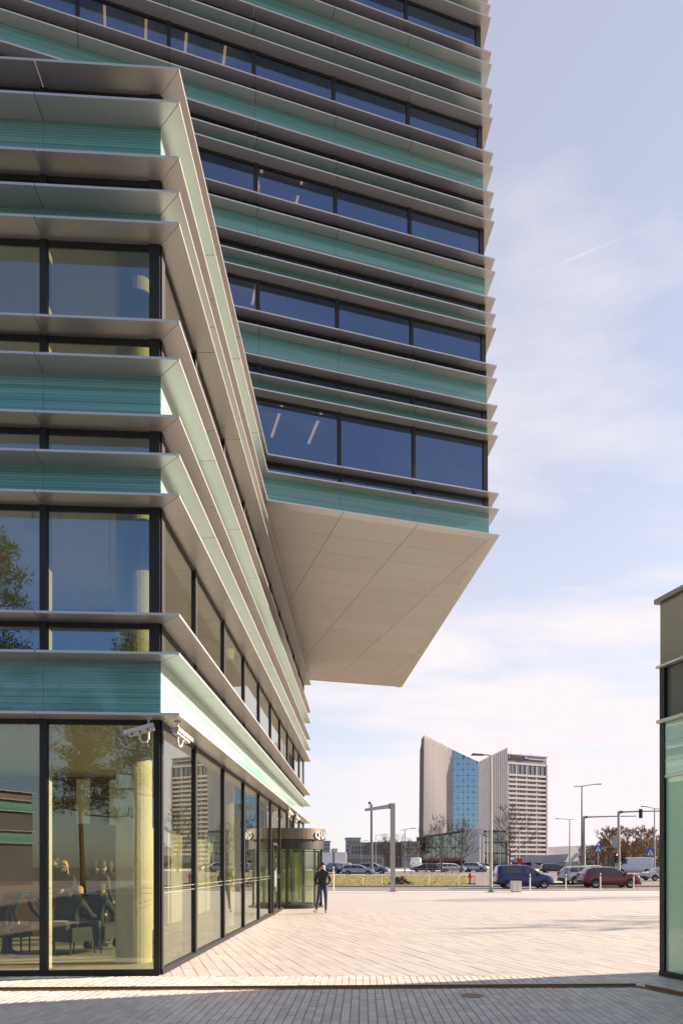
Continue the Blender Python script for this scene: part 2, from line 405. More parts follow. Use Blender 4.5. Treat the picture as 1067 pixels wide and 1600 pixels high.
lay(field(Vector((0, 10)), (0.03, 1), 0.10, (0.2,), midA, 0.0045, 2) + field(Vector((0, 10)), (0.03, 1), 0.10, (0.2,), midB, 0.0045, 3), M['brick'], plaza_o, 'strip_paver', 100)
pl = [(-2.76, 10.56), (8.4, 10.56), (16.4, 26), (-2.2, 26)]
lay(field(Vector((0, 12)), (-0.295, 1), 0.19, (0.4, 0.6, 0.8), pl, 0.0025, 4), M['paver'], plaza_o, 'paving_slab', 300)

mh = thing('drain_cover', 'small round metal cover set in the paving just below the slot drain', 'cover', (1.66, 8.95, 0.0))
O('lid', MB().lathe([(0, .004), (.11, .005), (.12, .0035), (.12, -.005), (0, -.005)], (0, 0, 0), 24, closed=False), M['steel'], mh, False)
O('rim', MB().lathe([(.125, -.004), (.125, .0055), (.15, .0055), (.15, -.004)], (0, 0, 0), 24), M['slab'], mh, False)
for k in range(6): O('stud', MB().lathe([(0, .008), (.012, .008), (.014, .003), (0, .003)], (.07 * math.cos(k), .07 * math.sin(k), 0), 8, closed=False), M['steel'], mh, False)

# ------------------------------------------------------------------ the office building: low block and cantilevered tower
BLD = thing('office_building', 'glass office building with silver fins, green bands and a tower cantilevering over the plaza', 'office building', (PC.x, PC.y, 0))
FD = 0.38
TFc = line_int(PC + NF * FD, UF, PC + NR * FD, UR)          # fin tip corner
zt = lambda y: EYE + (HZ - y) * TFc.y / F
LV = [zt(y) for y in (108, 160, 247, 301, 350, 503, 562, 652, 712, 775, 962, 1023, 1118)]
F1, F2, F3, F4, F5, F6, F7, F8, F9, F10, F11, F12, F13 = LV
REND = 25.9                                                   # glass length of the side facade
fs = [0, 1.726, 4.38, 7.03, 9.68]                             # front mullions from the corner
rs = [0, 2.22] + [2.22 + 2.64 * k for k in range(1, 9)] + [REND]
FT = 0.035
A_ = Vector((-2.15, 19.95)); B_ = Vector((4.96, 22.1)); C_ = Vector((3.49, 40.8)); D_ = Vector((-1.70, 39.2))
UT = (A_ - B_).normalized()                                   # along the tower front, leftwards
NT_ = Vector((-UT.y, UT.x));  NT_ = NT_ if NT_.y < 0 else -NT_
US = (C_ - B_).normalized(); NS = Vector((US.y, -US.x)); NS = NS if NS.x > 0 else -NS
TD, TS = 0.33, 0.27
BG = line_int(B_ - NT_ * TD, UT, B_ - NS * TS, US)            # tower glass corner
ztt = lambda y: EYE + (HZ - y) * B_.y / F
lean = lambda z: -0.017 * max(0.0, z - 12.2)
def seg(p0, p1, q0, q1, z, th, nm, gap=0.006, dx=0.0, mt=None):
    p0, p1, q0, q1 = map(Vector, (p0, p1, q0, q1)); d = (p1 - p0).normalized(); e = (q1 - q0).normalized()
    poly = [tuple(v + Vector((dx, 0))) for v in (p0 + d * gap, p1 - d * gap, q1 - e * gap, q0 + e * gap)]
    return O(nm, MB().prism(poly, z, z + th), mt or M['fin'], BLD)
# fins of the low block
inner = 0.02
for i, z in enumerate(LV):
    a = list(fs) + [13.5]
    pin = line_int(PC - NF * inner, UF, PC - NR * inner, UR)
    for k in range(len(a) - 1):
        o0 = TFc if k == 0 else PC + NF * FD + UF * a[k]; i0 = pin if k == 0 else PC - NF * inner + UF * a[k]
        seg(o0, PC + NF * FD + UF * a[k + 1], i0, PC - NF * inner + UF * a[k + 1], z, FT, 'fin_panel')
    stop = None
    if i < 3: stop = 19.95
    for k in range(len(rs) - 1):
        o0 = TFc if k == 0 else PC + NR * FD + UR * rs[k]; i0 = pin if k == 0 else PC - NR * inner + UR * rs[k]
        e = rs[k + 1] + (0.05 if k == len(rs) - 2 else 0)
        o1 = PC + NR * FD + UR * e; i1 = PC - NR * inner + UR * e
        if stop and o0.y > stop - 0.05: break
        if stop and o1.y > stop:
            o1 = line_int(PC + NR * FD, UR, A_, UT); i1 = line_int(PC - NR * inner, UR, A_ - NT_ * (TD + 0.02), UT)
        seg(o0, o1, i0, i1, z, FT, 'fin_panel', 0.006)
def quad_panel(p0, p1, n, off, th, z0, z1, nm, mt, gap=0.0, dx=0.0, parent=None):
    p0, p1 = Vector(p0), Vector(p1); d = (p1 - p0).normalized()
    a = p0 + d * gap + n * off; b = p1 - d * gap + n * off
    poly = [tuple(v + Vector((dx, 0))) for v in (a, b, b - n * th, a - n * th)]
    return O(nm, MB().prism(poly, z0, z1), mt, parent or BLD)
def facade(base, u, n, marks, z0, z1, kind, glass, ty='', dx=0.0, zmid=None, mull=True):
    for k in range(len(marks) - 1):
        p, q = base + u * marks[k], base + u * marks[k + 1]
        if kind == 'band':
            quad_panel(p, q, n, 0.012 if not ty else 0.02, 0.02, z0, z1, ty + 'green_panel', M['bandsunlit'] if n.x > 0.9 else M['band'], 0.004 if k else 0.0, dx)
        else:
            quad_panel(p, q, n, -0.012, 0.012, z0 + 0.02, z1 - 0.02, ty + 'window_pane', glass, 0.03, dx)
            quad_panel(p, q, n, 0.008, 0.06, z1 - 0.075, z1, ty + 'frame_rail', M['black'], 0.0, dx)
            quad_panel(p, q, n, 0.0075, 0.06, z0, z0 + 0.05, ty + 'frame_rail', M['black'], 0.0, dx)
    if kind != 'band' and mull:
        for k, s in enumerate(marks):
            p = base + u * s
            wd = 0.055 if k else (0.08 if z0 > 1 else 0.045)
            c0, c1 = (p - u * wd, p + u * wd) if k else (p - u * 0.0, p + u * (2 * wd))
            quad_panel(c0, c1, n, 0.03, 0.09, z0 + 0.002, z1 - 0.002, ty + 'mullion', M['black'], 0, dx)
            if k: quad_panel(c0 + u * 0.01, c1 - u * 0.01, n, -0.061, 0.16, z0 + 0.06, z1 - 0.08, ty + 'mullion_back', M['alu'], 0, dx)
# spans between fins of the low block: (z0, z1, kind)
def spans(z):   # z list from low to high with the roles they have
    return z
LOW = [(0.03, F13, 'win'), (F13 + FT, F12, 'band'), (F12 + FT, F11, 'win'), (F11 + FT, F10, 'win'), (F10 + FT, F9, 'band'), (F9 + FT, F8, 'win'),
       (F8 + FT, F7, 'band'), (F7 + FT, F6, 'win'), (F6 + FT, F5, 'win'), (F5 + FT, F4, 'band'), (F4 + FT, F3, 'win'), (F3 + FT, F2, 'band'), (F2 + FT, F1, 'win')]
rs_short = [s for s in rs if s < 8.8] + [9.05]
for i, (z0, z1, kd) in enumerate(LOW):
    facade(PC, UF, NF, fs, z0, z1, kd, M['glassy' if i == 0 else 'glassu'])
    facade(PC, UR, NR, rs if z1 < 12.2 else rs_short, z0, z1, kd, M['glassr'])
# black corner posts, base rail
O('corner_post', MB().prism([tuple(PC), tuple(PC + UF * 0.10), tuple(PC + UF * 0.10 + UR * 0.1), tuple(PC + UR * 0.06)], 0.0, F13 - 0.005), M['black'], BLD)
quad_panel(PC, PC + UF * 13, NF, 0.045, 0.12, -0.01, 0.075, 'base_rail', M['black'])
quad_panel(PC + UR * 0.0, PC + UR * REND, NR, 0.045, 0.12, -0.0095, 0.074, 'base_rail', M['black'])
# far end wall, back, roof, slabs, ceilings of the low block
endp = PC + UR * REND
def inpoly(ins, left=-16.0, back=None):
    a = line_int(PC - NF * ins, UF, PC - NR * ins, UR); b = PC - NR * ins + UR * (REND - ins)
    l = line_int(PC - NF * ins, UF, Vector((left, 0)), Vector((0, 1)))
    return [tuple(a), tuple(b), (left, b.y), tuple(l)]
quad_panel(endp, endp + Vector((-14, 0.4)), Vector((0, 1)), 0.0, 0.15, 0.0, F5, 'end_wall', M['slab'])
for (z0, z1) in ((F13 + 0.10, F12 - 0.12), (F8 + 0.06, F7 - 0.1), (F3 + 0.05, F2 - 0.05)):
    O('floor_slab', MB().prism(inpoly(0.10), z0, z1), M['ceil'], BLD)
O('roof_deck', MB().prism(inpoly(0.06), F1 - 0.10, F1 + 0.02), M['slab'], BLD)
O('hall_floor', MB().prism(inpoly(0.13), -0.011, 0.004), M['ifloor'], BLD)
for k in range(3):
    z0, z1 = ((0.004, F13 + 0.1), (F12 - 0.12, F8 + 0.06), (F7 - 0.1, F3 + 0.05))[k]
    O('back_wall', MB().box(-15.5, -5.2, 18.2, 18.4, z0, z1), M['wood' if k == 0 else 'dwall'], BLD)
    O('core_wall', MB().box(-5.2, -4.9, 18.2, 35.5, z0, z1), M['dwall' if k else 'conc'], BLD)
    for (x, y) in ((-3.55, 12.05), (-3.35, 20.0), (-3.1, 28.0), (-9.4, 13.6)):
        O('column', MB().lathe([(0, z0), (0.30, z0), (0.30, z1), (0, z1)], (x, y, 0), 28, closed=False), M['conc'], BLD, smooth=False)
    for (x, y) in ():
        O('strip_lamp', MB().prism([(x, y), (x + 0.07, y), (x + 0.37, y + 1.3), (x + 0.30, y + 1.3)], z1 - 0.22, z1 - 0.17), M['strip'], BLD)
# pale upper wall and panels in the hall
O('hall_panel', MB().box(-11.0, -8.3, 16.9, 17.0, 2.9, 3.85), M['white'], BLD)
O('hall_panel', MB().box(-6.55, -6.25, 17.4, 17.5, 2.7, 3.8), M['white'], BLD)
O('hall_panel', MB().box(-5.9, -5.3, 17.9, 18.0, 2.7, 3.85), M['white'], BLD)

# tower
TV = {}
rows = [(833.6, 792, 766, 682, 661), (635, 593, 572, 514, 492.5), (467, 425.6, 405, 347, 327), (302, 261, 240, 185, 164), (140.5, 101, 82, 27.6, 8), (-15, -53, -72, -125, -144), (-166, -204, -223, -275, -294)]
ts = [0, 2.53] + [2.53 + 2.38 * k for k in range(1, 6)]       # mullions from the right corner
sA = (A_ - NT_ * TD - BG).dot(UT) + 0.35                      # where the low block starts
tl = [s for s in ts if s < sA - 0.3] + [sA]
SIDE = 18.3
top = len(rows) - 1
for r, row in enumerate(rows):
    zs = [ztt(y) for y in row]
    if r == 0: zs[0], zs[1], zs[2] = F3, F2, F1
    nxt = ztt(rows[r + 1][0]) if r < top else zs[4] + 0.5
    for j, z in enumerate(zs):
        dx = lean(z); short = (r == 0 and j < 3); mk = tl if short else ts
        for k in range(len(mk) - 1):
            o0 = B_ if k == 0 else BG + UT * mk[k] + NT_ * TD; i0 = BG - UT * 0.0 if k == 0 else BG + UT * mk[k]
            if short and k == len(mk) - 2:
                o1 = line_int(PC + NR * FD, UR, A_, UT); i1 = line_int(PC - NR * inner, UR, BG, UT)
            else: o1 = BG + UT * mk[k + 1] + NT_ * TD; i1 = BG + UT * mk[k + 1]
            seg(o0, o1, i0, i1, z, FT, 'tower_fin_panel', 0.008, dx)
        seg(B_, B_ + US * (SIDE + 0.45), BG, BG + US * (SIDE + 0.3), z, FT, 'tower_side_fin', 0.0, dx)
    sp_ = [(zs[0] + FT, zs[1], 'band'), (zs[1] + FT, zs[2], 'win'), (zs[2] + FT, zs[3], 'win'), (zs[3] + FT, zs[4], 'band'), (zs[4] + FT, nxt, 'win')]
    for j, (z0, z1, kd) in enumerate(sp_):
        dx = lean((z0 + z1) / 2); mk = tl if (r == 0 and j < 3) else ts
        facade(BG, UT, NT_, mk, z0, z1, kd, M['glass'], 'tower_', dx)
        quad_panel(BG + US * (0.0 if kd == 'band' else 0.09), BG + US * SIDE, NS, 0.0, 0.03, z0, z1, 'side_band' if kd == 'band' else 'side_window', M['band'] if kd == 'band' else M['black'], 0, dx)
    dx = lean(zs[0])
    e0 = BG - NT_ * 0.12 - NS * 0.12
    poly = [tuple(e0 + Vector((dx, 0))), tuple(BG - NT_ * 0.12 + UT * ts[-1]), tuple(BG - NT_ * 9 + UT * ts[-1]), tuple(BG - NS * 0.1 + US * 9)] if r else \
           [tuple(e0 + Vector((dx, 0))), tuple(BG - NT_ * 0.12 + UT * (sA - 0.3)), (-1.9, 38.9), tuple(BG - NS * 0.1 + US * (SIDE - 0.1))]
    O('tower_slab', MB().prism(poly, zs[0] + 0.08, zs[1] - 0.06), M['slab'], BLD)
    O('tower_ceiling', MB().prism([poly[0], poly[1], poly[2], poly[3]] if r else [poly[0], poly[1], tuple(BG - NT_ * 9 + UT * (sA - 0.3)), tuple(BG - NS * 0.1 + US * 9)], zs[4] + 0.06, zs[4] + 0.10), M['ceil'], BLD)
    bw = BG - NT_ * 6.5 + Vector((dx, 0))
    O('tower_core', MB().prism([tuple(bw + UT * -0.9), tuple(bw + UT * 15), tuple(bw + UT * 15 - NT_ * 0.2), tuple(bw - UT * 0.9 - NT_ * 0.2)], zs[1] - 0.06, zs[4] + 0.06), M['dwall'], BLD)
    for s in (2.9, 7.4, 12.1):
        cc_ = BG + UT * s - NT_ * 1.5 + Vector((dx, 0))
        if not (r == 0 and s > 7): O('tower_column', MB().lathe([(.24, zs[1] - .06), (.24, zs[4] + .06)], (cc_.x, cc_.y, 0), 16, closed=False), M['conc'], BLD, smooth=True)
    rz_ = random.Random(40 + r)
    for k in range(len(ts) - 1):
        if rz_.random() < .25 and not (r == 0 and k > 2):
            drop = rz_.uniform(.12, .45); a_, b_2 = BG + UT * (ts[k] + .1) - NT_ * .22, BG + UT * (ts[k + 1] - .1) - NT_ * .22
            quad_panel(a_, b_2, NT_, 0, .01, zs[3] - drop, zs[3] - .02, 'roller_blind', M['ceil'], 0, dx)
    # strip lights under the ceiling, square to the facade
    lights = {0: (5.4, 6.6), 1: (7.3, 8.2), 2: (5.9, 7.1), 3: (8.1, 9.2, 10.3, 11.4), 4: (11.3, 12.4)}.get(r, ())
    lz = zs[3] + 0.12 if r else zs[3] - 0.03
    lz = zs[4] + 0.03
    for s in lights:
        c = BG + UT * s - NT_ * (0.25 if r == 0 else 0.12) + Vector((dx, 0)); d = c - NT_ * (1.7 if r == 0 else 0.95)
        O('strip_lamp', MB().prism([tuple(c - UT * 0.035), tuple(c + UT * 0.035), tuple(d + UT * 0.035), tuple(d - UT * 0.035)], zs[3] + 0.10, zs[3] + 0.14), M['strip'], BLD)
# soffit panels under the tower
zS = F3
CD = (D_ - C_).normalized()
soff = [tuple(line_int(B_ - NT_ * (TD - 0.02), UT, B_ - NS * (TS - 0.03), US)), tuple(line_int(C_ + Vector((0, -0.3)), CD, C_ - NS * (TS - 0.03), US)), tuple(D_ + Vector((-0.3, -0.3))), tuple(line_int(PC + NR * 0.02, UR, A_ - NT_ * (TD - 0.02), UT))]
if area(soff) < 0: soff = soff[::-1]
sm = [-5.0, -2.5] + [s for s in ts] + [14.5]
for a, b in zip(sm, sm[1:]):
    k = 0
    while k < 18:
        d0, d1 = (0.0 + 1.19 * k, 1.19 * (k + 1))
        cell = [BG - NT_ * d0 + UT * a, BG - NT_ * d0 + UT * b, BG - NT_ * d1 + UT * b, BG - NT_ * d1 + UT * a]
        g = 0.005; cc = sum(cell, Vector((0, 0))) / 4
        cell = [BG - NT_ * (d0 + g) + UT * (a + g * 1.3), BG - NT_ * (d0 + g) + UT * (b - g * 1.3), BG - NT_ * (d1 - g) + UT * (b - g * 1.3), BG - NT_ * (d1 - g) + UT * (a + g * 1.3)]
        pl_ = [tuple(v) for v in cell]
        if area(pl_) < 0: pl_ = pl_[::-1]
        pl_ = clip_conv(pl_, soff)
        if len(pl_) > 2 and area(pl_) > 0.02: O('soffit_panel', MB().prism(pl_, zS + 0.002, zS + 0.02), M['soffit'], BLD)
        k += 1
O('soffit_back', MB().prism(soff, zS + 0.035, zS + 0.07), M['slab'], BLD)
quad_panel(C_ + Vector((0, -0.35)), D_ + Vector((-0.3, -0.35)), Vector((0.0, 1)), 0.35, 0.36, zS - 0.001, zS + 0.034, 'rear_fin', M['fin'])
quad_panel(C_ - US * 0.35 - NS * 0.35, D_ + Vector((0, -0.35)), Vector((0, 1)), -0.1, 0.1, zS + 0.071, zS + 3, 'rear_wall', M['band'])
# ------------------------------------------------------------------ pavilion at the right edge
M['taupe'] = mat('taupe_metal', (0.20, 0.175, 0.15), 0.36, 0.5, 0.06, 0.6)
M['ggreen'] = band_glass('pavilion_green', (0.30, 0.50, 0.38), (0.62, 0.80, 0.68))
def tinted():
    m = NT('green_tinted_glazing'); p = m.pos(); n = m.noise(p, 1.3, 3)
    b = m.bsdf(Base_Color=m.mix(n, (0.34, 0.60, 0.40), (0.50, 0.73, 0.52)), Roughness=0.3)
    b.inputs['Coat Weight'].default_value = 1.0; b.inputs['Coat Roughness'].default_value = 0.01; b.inputs['Coat IOR'].default_value = 1.7
    return m.done(b.outputs[0])
M['gtint'] = tinted()
M['ptaupe'] = mat('bronze_glazing', (0.17, 0.155, 0.125), 0.12, 0.0, 0.3, 0.8, coat=1.0)
M['gclear'] = glass_mat('pavilion_glazing', (0.30, 0.62, 0.40), 0.14, (0.75, 0.95, 0.82))
pv = thing('glass_pavilion', 'low taupe and green glass pavilion cut off by the right edge of the picture', 'pavilion', (4.80, 10.61, 0))
Q0 = Vector((4.80, 10.61)); QU = Vector((0.25, -1)).normalized(); QN = Vector((-1, -0.25)).normalized(); Q1 = Q0 + QU * 9.5
Q2 = Vector((12.7, 13.04)); QV = (Q2 - Q0).normalized(); QM = Vector((-QV.y, QV.x)); Q3 = Q2 + QU * 11
zp = lambda y: EYE + (HZ - y) * Q0.y / F
def pq(p, q, n, off, th, z0, z1, nm, mt, gap=0.0): return quad_panel(p, q, n, off, th, z0, z1, nm, mt, gap, 0.0, pv)
zr, za, zb_, zc_ = zp(936), zp(1046), zp(1132), zp(1215)
O('roof', MB().prism([tuple(Q0 + QN * 0.06 - QU * 0.06), tuple(Q1), tuple(Q3), tuple(Q2 - QU * 0.06)], zr - 0.07, zr), M['taupe'], pv)
O('inner_floor', MB().prism([tuple(Q0 - QN * 0.1), tuple(Q1 - QN * 0.1), tuple(Q3), tuple(Q2)], -0.01, 0.012), M['ifloor'], pv)
for k in range(4):
    p, q = Q0 + QU * 2.4 * k, Q0 + QU * 2.4 * (k + 1)
    pq(p, q, QN, 0.0, 0.08, za + 0.03, zr - 0.07, 'metal_panel', M['taupe'], 0.004)
    pq(p, q, QN, -0.05, 0.012, zb_ + 0.05, za, 'window_pane', M['ptaupe'], 0.05)
    pq(p, q, QN, -0.01, 0.015, zc_ + 0.02, zb_ - 0.003, 'green_panel', M['ggreen'], 0.01)
    pq(p, q, QN, -0.03, 0.03, 0.08, zc_ - 0.02, 'tinted_pane', M['gtint'], 0.02)
    pq(p, q, QN, 0.0, 0.06, zc_ - 0.02, zc_ + 0.02, 'transom', M['alu'])
    pq(p, q, QN, 0.02, 0.10, -0.01, 0.08, 'base_rail', M['black'])
    for z in (zp(1165), zp(1192)): pq(p, q, QN, 0.0, 0.012, z, z + 0.012, 'glazing_bar', M['alu'], 0.01)
    pq(p - QU * 0.0, p + QU * 0.10, QN, 0.01, 0.10, 0.08, za, 'mullion', M['black'])
pq(Q0, Q1, QN, 0.08, 0.10, za, za + 0.03, 'ledge', M['fin']); pq(Q0, Q1, QN, 0.07, 0.10, zb_, zb_ + 0.05, 'ledge', M['fin'])
QF = QM if QM.y > 0 else -QM
for k in range(3):
    p, q = Q0 + QV * 2.76 * k, Q0 + QV * 2.76 * (k + 1)
    pq(p, q, QF, 0.0, 0.1, za, zr - 0.1, 'metal_panel', M['taupe'], 0.004); pq(p, q, QF, 0.0, 0.05, zc_, za, 'green_panel', M['ggreen'], 0.01); pq(p, q, QF, 0.0, 0.05, 0.0, zc_, 'rear_panel', M['ggreen'], 0.01)
O('side_wall', MB().prism([tuple(Q2), tuple(Q3), tuple(Q3 + QN * 0.15), tuple(Q2 + QN * 0.15)], 0, zr - 0.1), M['taupe'], pv)
O('near_wall', MB().prism([tuple(Q1), tuple(Q3), tuple(Q3 - QU * 0.15), tuple(Q1 - QU * 0.15)], 0, zr - 0.1), M['taupe'], pv)

# unseen wing added beyond the right edge to shade the ground behind the camera
wg = thing('shade_wing', 'unseen banded wing added beyond the right picture edge to cast shade', 'office building', (17, -16, 0))
for z0, z1, k in ((0, 3.9, 'g'), (3.9, 4.9, 'b'), (4.9, 8.2, 'g'), (8.2, 9.1, 'b')):
    O({'g': 'glazing', 'b': 'green_band'}[k], MB().box(9.2, 25, -46, 4.2, z0, z1), {'g': M['taupe'], 'b': M['band']}[k], wg)
for z in (3.9, 4.9, 8.2, 9.1): O('fin', MB().box(8.8, 25.4, -46.4, 4.6, z - .02, z + .02), M['fin'], wg)

# ------------------------------------------------------------------ verge and parking beyond the road
def patch(name, pts, mt, dz, kind=struct):
    mb = MB(); mb.face([tuple(G(x, Y, dz)) for x, Y in pts]); return kind(O(name, mb, mt))
def zone(name, x0, x1, Y0, Y1, mt, dz):
    mb = MB(); n = 8
    for k in range(n):
        a, b = Y0 + (Y1 - Y0) * k / n, Y0 + (Y1 - Y0) * (k + 1) / n
        mb.face([(x0(a), a, gz(a) + dz), (x1(a), a, gz(a) + dz), (x1(b), b, gz(b) + dz), (x0(b), b, gz(b) + dz)])
    return struct(O(name, mb, mt))
px_at = lambda x: (lambda Y: (x - CX) / F * Y)
zone('far_road', lambda Y: -150, lambda Y: 260, 97, 128, M['asphalt'], -0.12)
zone('pavement', lambda Y: -150, lambda Y: 260, 128, 150, M['sidewalk'], -0.08)
zone('crossing_road', px_at(742), px_at(1300), 58.9, 96.9, M['asphalt'], -0.13)
vg = zone('grass_verge', lambda Y: -60, px_at(730), 58.86, 95, M['grass'], 0.02)
zone('path', lambda Y: -60, px_at(742), 95, 96.95, M['kerb'], 0.03)
zone('traffic_island', px_at(838), px_at(930), 66, 70, M['kerb'], 0.0)
zone('grass_verge', px_at(1003), px_at(1027), 84, 92, M['grass'], 0.0)
# tufts of dry grass on the verge
gb = MB(); rg = random.Random(3)
for k in range(2500):
    Y = 58.9 + (rg.random() ** 1.3) * 34; x = rg.uniform(505, 728); c = G(x, Y, 0.02); h = rg.uniform(0.02, 0.06); a = rg.uniform(0, 6.28)
    dx, dy = math.cos(a) * 0.07, math.sin(a) * 0.07
    gb.face([(c.x - dx, c.y - dy, c.z), (c.x + dx, c.y + dy, c.z), (c.x + rg.uniform(-.08, .08), c.y + rg.uniform(-.08, .08), c.z + h)])
o = stuff(O('grass', gb, M['grass'])); tag(o, 'dry yellowish grass on the verge across the road', 'grass')
# heap of earth
M['earth'] = mat('dark_earth', (0.075, 0.05, 0.035), 0.95, 0, 0.4, 1.5)
def heap(c, rx, ry, h, seed):
    rr = random.Random(seed); mb = MB(); n, m_ = 18, 6; rows_ = []
    for j in range(m_ + 1):
        t = j / m_; row_ = []
        for i in range(n):
            a = 2 * math.pi * i / n; k = (1 - t) * rr.uniform(0.8, 1.15)
            row_.append((c.x + math.cos(a) * rx * k, c.y + math.sin(a) * ry * k, c.z + h * (1 - (1 - t) ** 1.6) * rr.uniform(0.75, 1.1)))
        rows_.append(row_)
    for j in range(m_):
        for i in range(n):
            l = (i + 1) % n; mb.face([rows_[j][i], rows_[j][l], rows_[j + 1][l], rows_[j + 1][i]])
    return mb
tag(O('earth_heap', heap(G(627, 62, 0), 1.15, 0.9, 0.75, 4), M['earth']), 'heap of dark earth on the grass behind the grey portal pole', 'heap')

# ------------------------------------------------------------------ twin-peaked office tower in the distance
M['tile'] = mat('white_tile', (0.78, 0.73, 0.71), 0.45, 0.1, 0.1, 0.3)
M['tileback'] = mat('tile_back', (0.20, 0.17, 0.17), 0.8)
M['brown'] = mat('brown_clad', (0.085, 0.04, 0.036), 0.6)
M['bluepane'] = glass_mat('blue_pane', (0.05, 0.10, 0.16), 0.55, (0.50, 0.68, 0.84), 0.02, 0.7)
M['dglass'] = glass_mat('dark_pane', (0.10, 0.11, 0.12), 0.35, (0.7, 0.75, 0.8), 0.02)
DT = 330.0; kx = DT / F
def T(x, y, dY=0.0): v = P(x, y, DT + dY); return v
twin = thing('twin_peak_tower', 'pale tiled tower with two slanted peaks and a blue glass valley between', 'office tower', tuple(G(725, DT)))
zg = gz(DT)
def wall_quad(nm, pts, th, mt, dirn=Vector((0, 1, 0))):
    b = [Vector(p) for p in pts]; f = [p + dirn * th for p in b]
    return O(nm, MB().hexa([tuple(p) for p in b], [tuple(p) for p in f]), mt, twin)
def tiled(nm, x0, x1, ytop0, ytop1, ybot, cols, row_px, dY0, dY1):
    """a leaf of overlapping tiles between two image columns, top edge slanted"""
    mb = MB(); wpx = (x1 - x0) / cols
    for c in range(cols):
        xa, xb = x0 + wpx * c + wpx * 0.08, x0 + wpx * (c + 1) - wpx * 0.08
        y = ybot
        while True:
            yt = y - row_px; tlim = ytop0 + (ytop1 - ytop0) * ((xa + xb) / 2 - x0) / (x1 - x0)
            if yt < tlim: break
            dy = dY0 + (dY1 - dY0) * ((xa + xb) / 2 - x0) / (x1 - x0)
            o_ = (c % 2) * row_px * 0.5
            a, b2 = T(xa, y - o_, dy - 0.35), T(xb, y - o_, dy - 0.35); d, e = T(xb, yt - o_ + row_px * 0.22, dy - 0.08), T(xa, yt - o_ + row_px * 0.22, dy - 0.08)
            mb.face([a, b2, d, e]); mb.face([a + Vector((0, 0.3, 0)), b2 + Vector((0, 0.3, 0)), b2, a])
            y = yt
    stuff(O(nm, mb, M['tile'], twin))
wall_quad('left_leaf', [T(661, 1312), T(707, 1312, 20), T(707, 1171, 20), T(662.5, 1149)], 12, M['tileback'])
wall_quad('brown_flank', [T(656.5, 1312, 8), T(661.2, 1312, -0.3), T(662.5, 1149, -0.3), T(658, 1170, 8)], 6, M['brown'])
wall_quad('right_leaf', [T(747, 1315, 20), T(793, 1315, 32), T(793, 1168, 32), T(747, 1191, 20)], 12, M['tileback'])
wall_quad('valley_wall', [T(706.5, 1312, 20.5), T(748, 1312, 20.5), T(748, 1191, 20.5), T(706.5, 1172, 20.5)], 8, M['dwall'])
tiled('left_tiles', 662, 707, 1150.5, 1171.5, 1306, 16, 2.9, 0, 20)
tiled('right_tiles', 748, 793, 1191, 1168.5, 1300, 15, 2.9, 20, 32)
# triangular blue panes
x0, x1, cols, rw = 707.4, 747.4, 5, 8.8
top_line = lambda x: 1172 + (1191 - 1172) * (x - x0) / (x1 - x0)
for c in range(cols):
    xa, xb = x0 + (x1 - x0) * c / cols, x0 + (x1 - x0) * (c + 1) / cols
    for r_ in range(15):
        yb, yt = 1300 - rw * r_, 1300 - rw * (r_ + 1)
        fl = (c + r_) % 2
        tris = [[(xa, yb), (xb, yb), (xb, yt)], [(xa, yb), (xb, yt), (xa, yt)]] if fl else [[(xa, yb), (xb, yb), (xa, yt)], [(xb, yb), (xb, yt), (xa, yt)]]
        for t in tris:
            cx_, cy_ = sum(p[0] for p in t) / 3, sum(p[1] for p in t) / 3
            t = [(cx_ + (p[0] - cx_) * 0.94, cy_ + (p[1] - cy_) * 0.94) for p in t]
            t = clip_poly(t, (x0, top_line(x0)), (x1, top_line(x1)))
            if len(t) < 3 or cy_ < top_line(cx_): continue
            j = random.uniform(-0.03, 0.03)
            b = [T(p[0], p[1], 20.0 + j) for p in t]; mb = MB().hexa([tuple(p) for p in b], [tuple(p + Vector((0, 0.15, 0))) for p in b])
            O('blue_pane', mb, M['bluepane'], twin)
# podium
wall_quad('podium', [T(655.5, 1356, -6), T(731, 1356, -10), T(731, 1297, -10), T(655.5, 1308, -6)], 14, M['dwall'])
for k in range(12):
    xa = 656.5 + 6.1 * k
    for (ya, yb2) in ((1345, 1326), (1325, 1310 - k * 0.8)):
        b = [T(xa, ya, -6.3 - k * 0.36), T(xa + 5.6, ya, -6.5 - k * 0.36), T(xa + 5.6, yb2, -6.5 - k * 0.36), T(xa, yb2, -6.3 - k * 0.36)]
        O('podium_pane', MB().hexa([tuple(p) for p in b], [tuple(p + Vector((0, 0.15, 0))) for p in b]), M['dglass'], twin)
wall_quad('curved_front', [T(726, 1352, -11), T(757, 1352, -14), T(755, 1294, -14), T(726, 1294, -11)], 10, M['tileback'])
tiled('curved_tiles', 726, 756, 1294, 1294, 1350, 11, 2.8, -11.6, -14.5)
wall_quad('dark_annex', [T(755.5, 1356, -8), T(790, 1356, -8), T(790, 1298, -8), T(755.5, 1298, -8)], 12, M['dwall'])
for k in range(5):
    for j in range(3):
        b = [T(757 + 6.6 * k, 1350 - 17 * j, -8.2), T(763 + 6.6 * k, 1350 - 17 * j, -8.2), T(763 + 6.6 * k, 1335 - 17 * j, -8.2), T(757 + 6.6 * k, 1335 - 17 * j, -8.2)]
        O('annex_pane', MB().hexa([tuple(p) for p in b], [tuple(p + Vector((0, 0.15, 0))) for p in b]), M['dglass'], twin)
wall_quad('red_awning', [T(668, 1346, -14), T(722, 1346, -15), T(722, 1342.5, -12.5), T(668, 1342.5, -11.5)], 0.4, mat('red_awning', (0.35, 0.05, 0.04), 0.7))

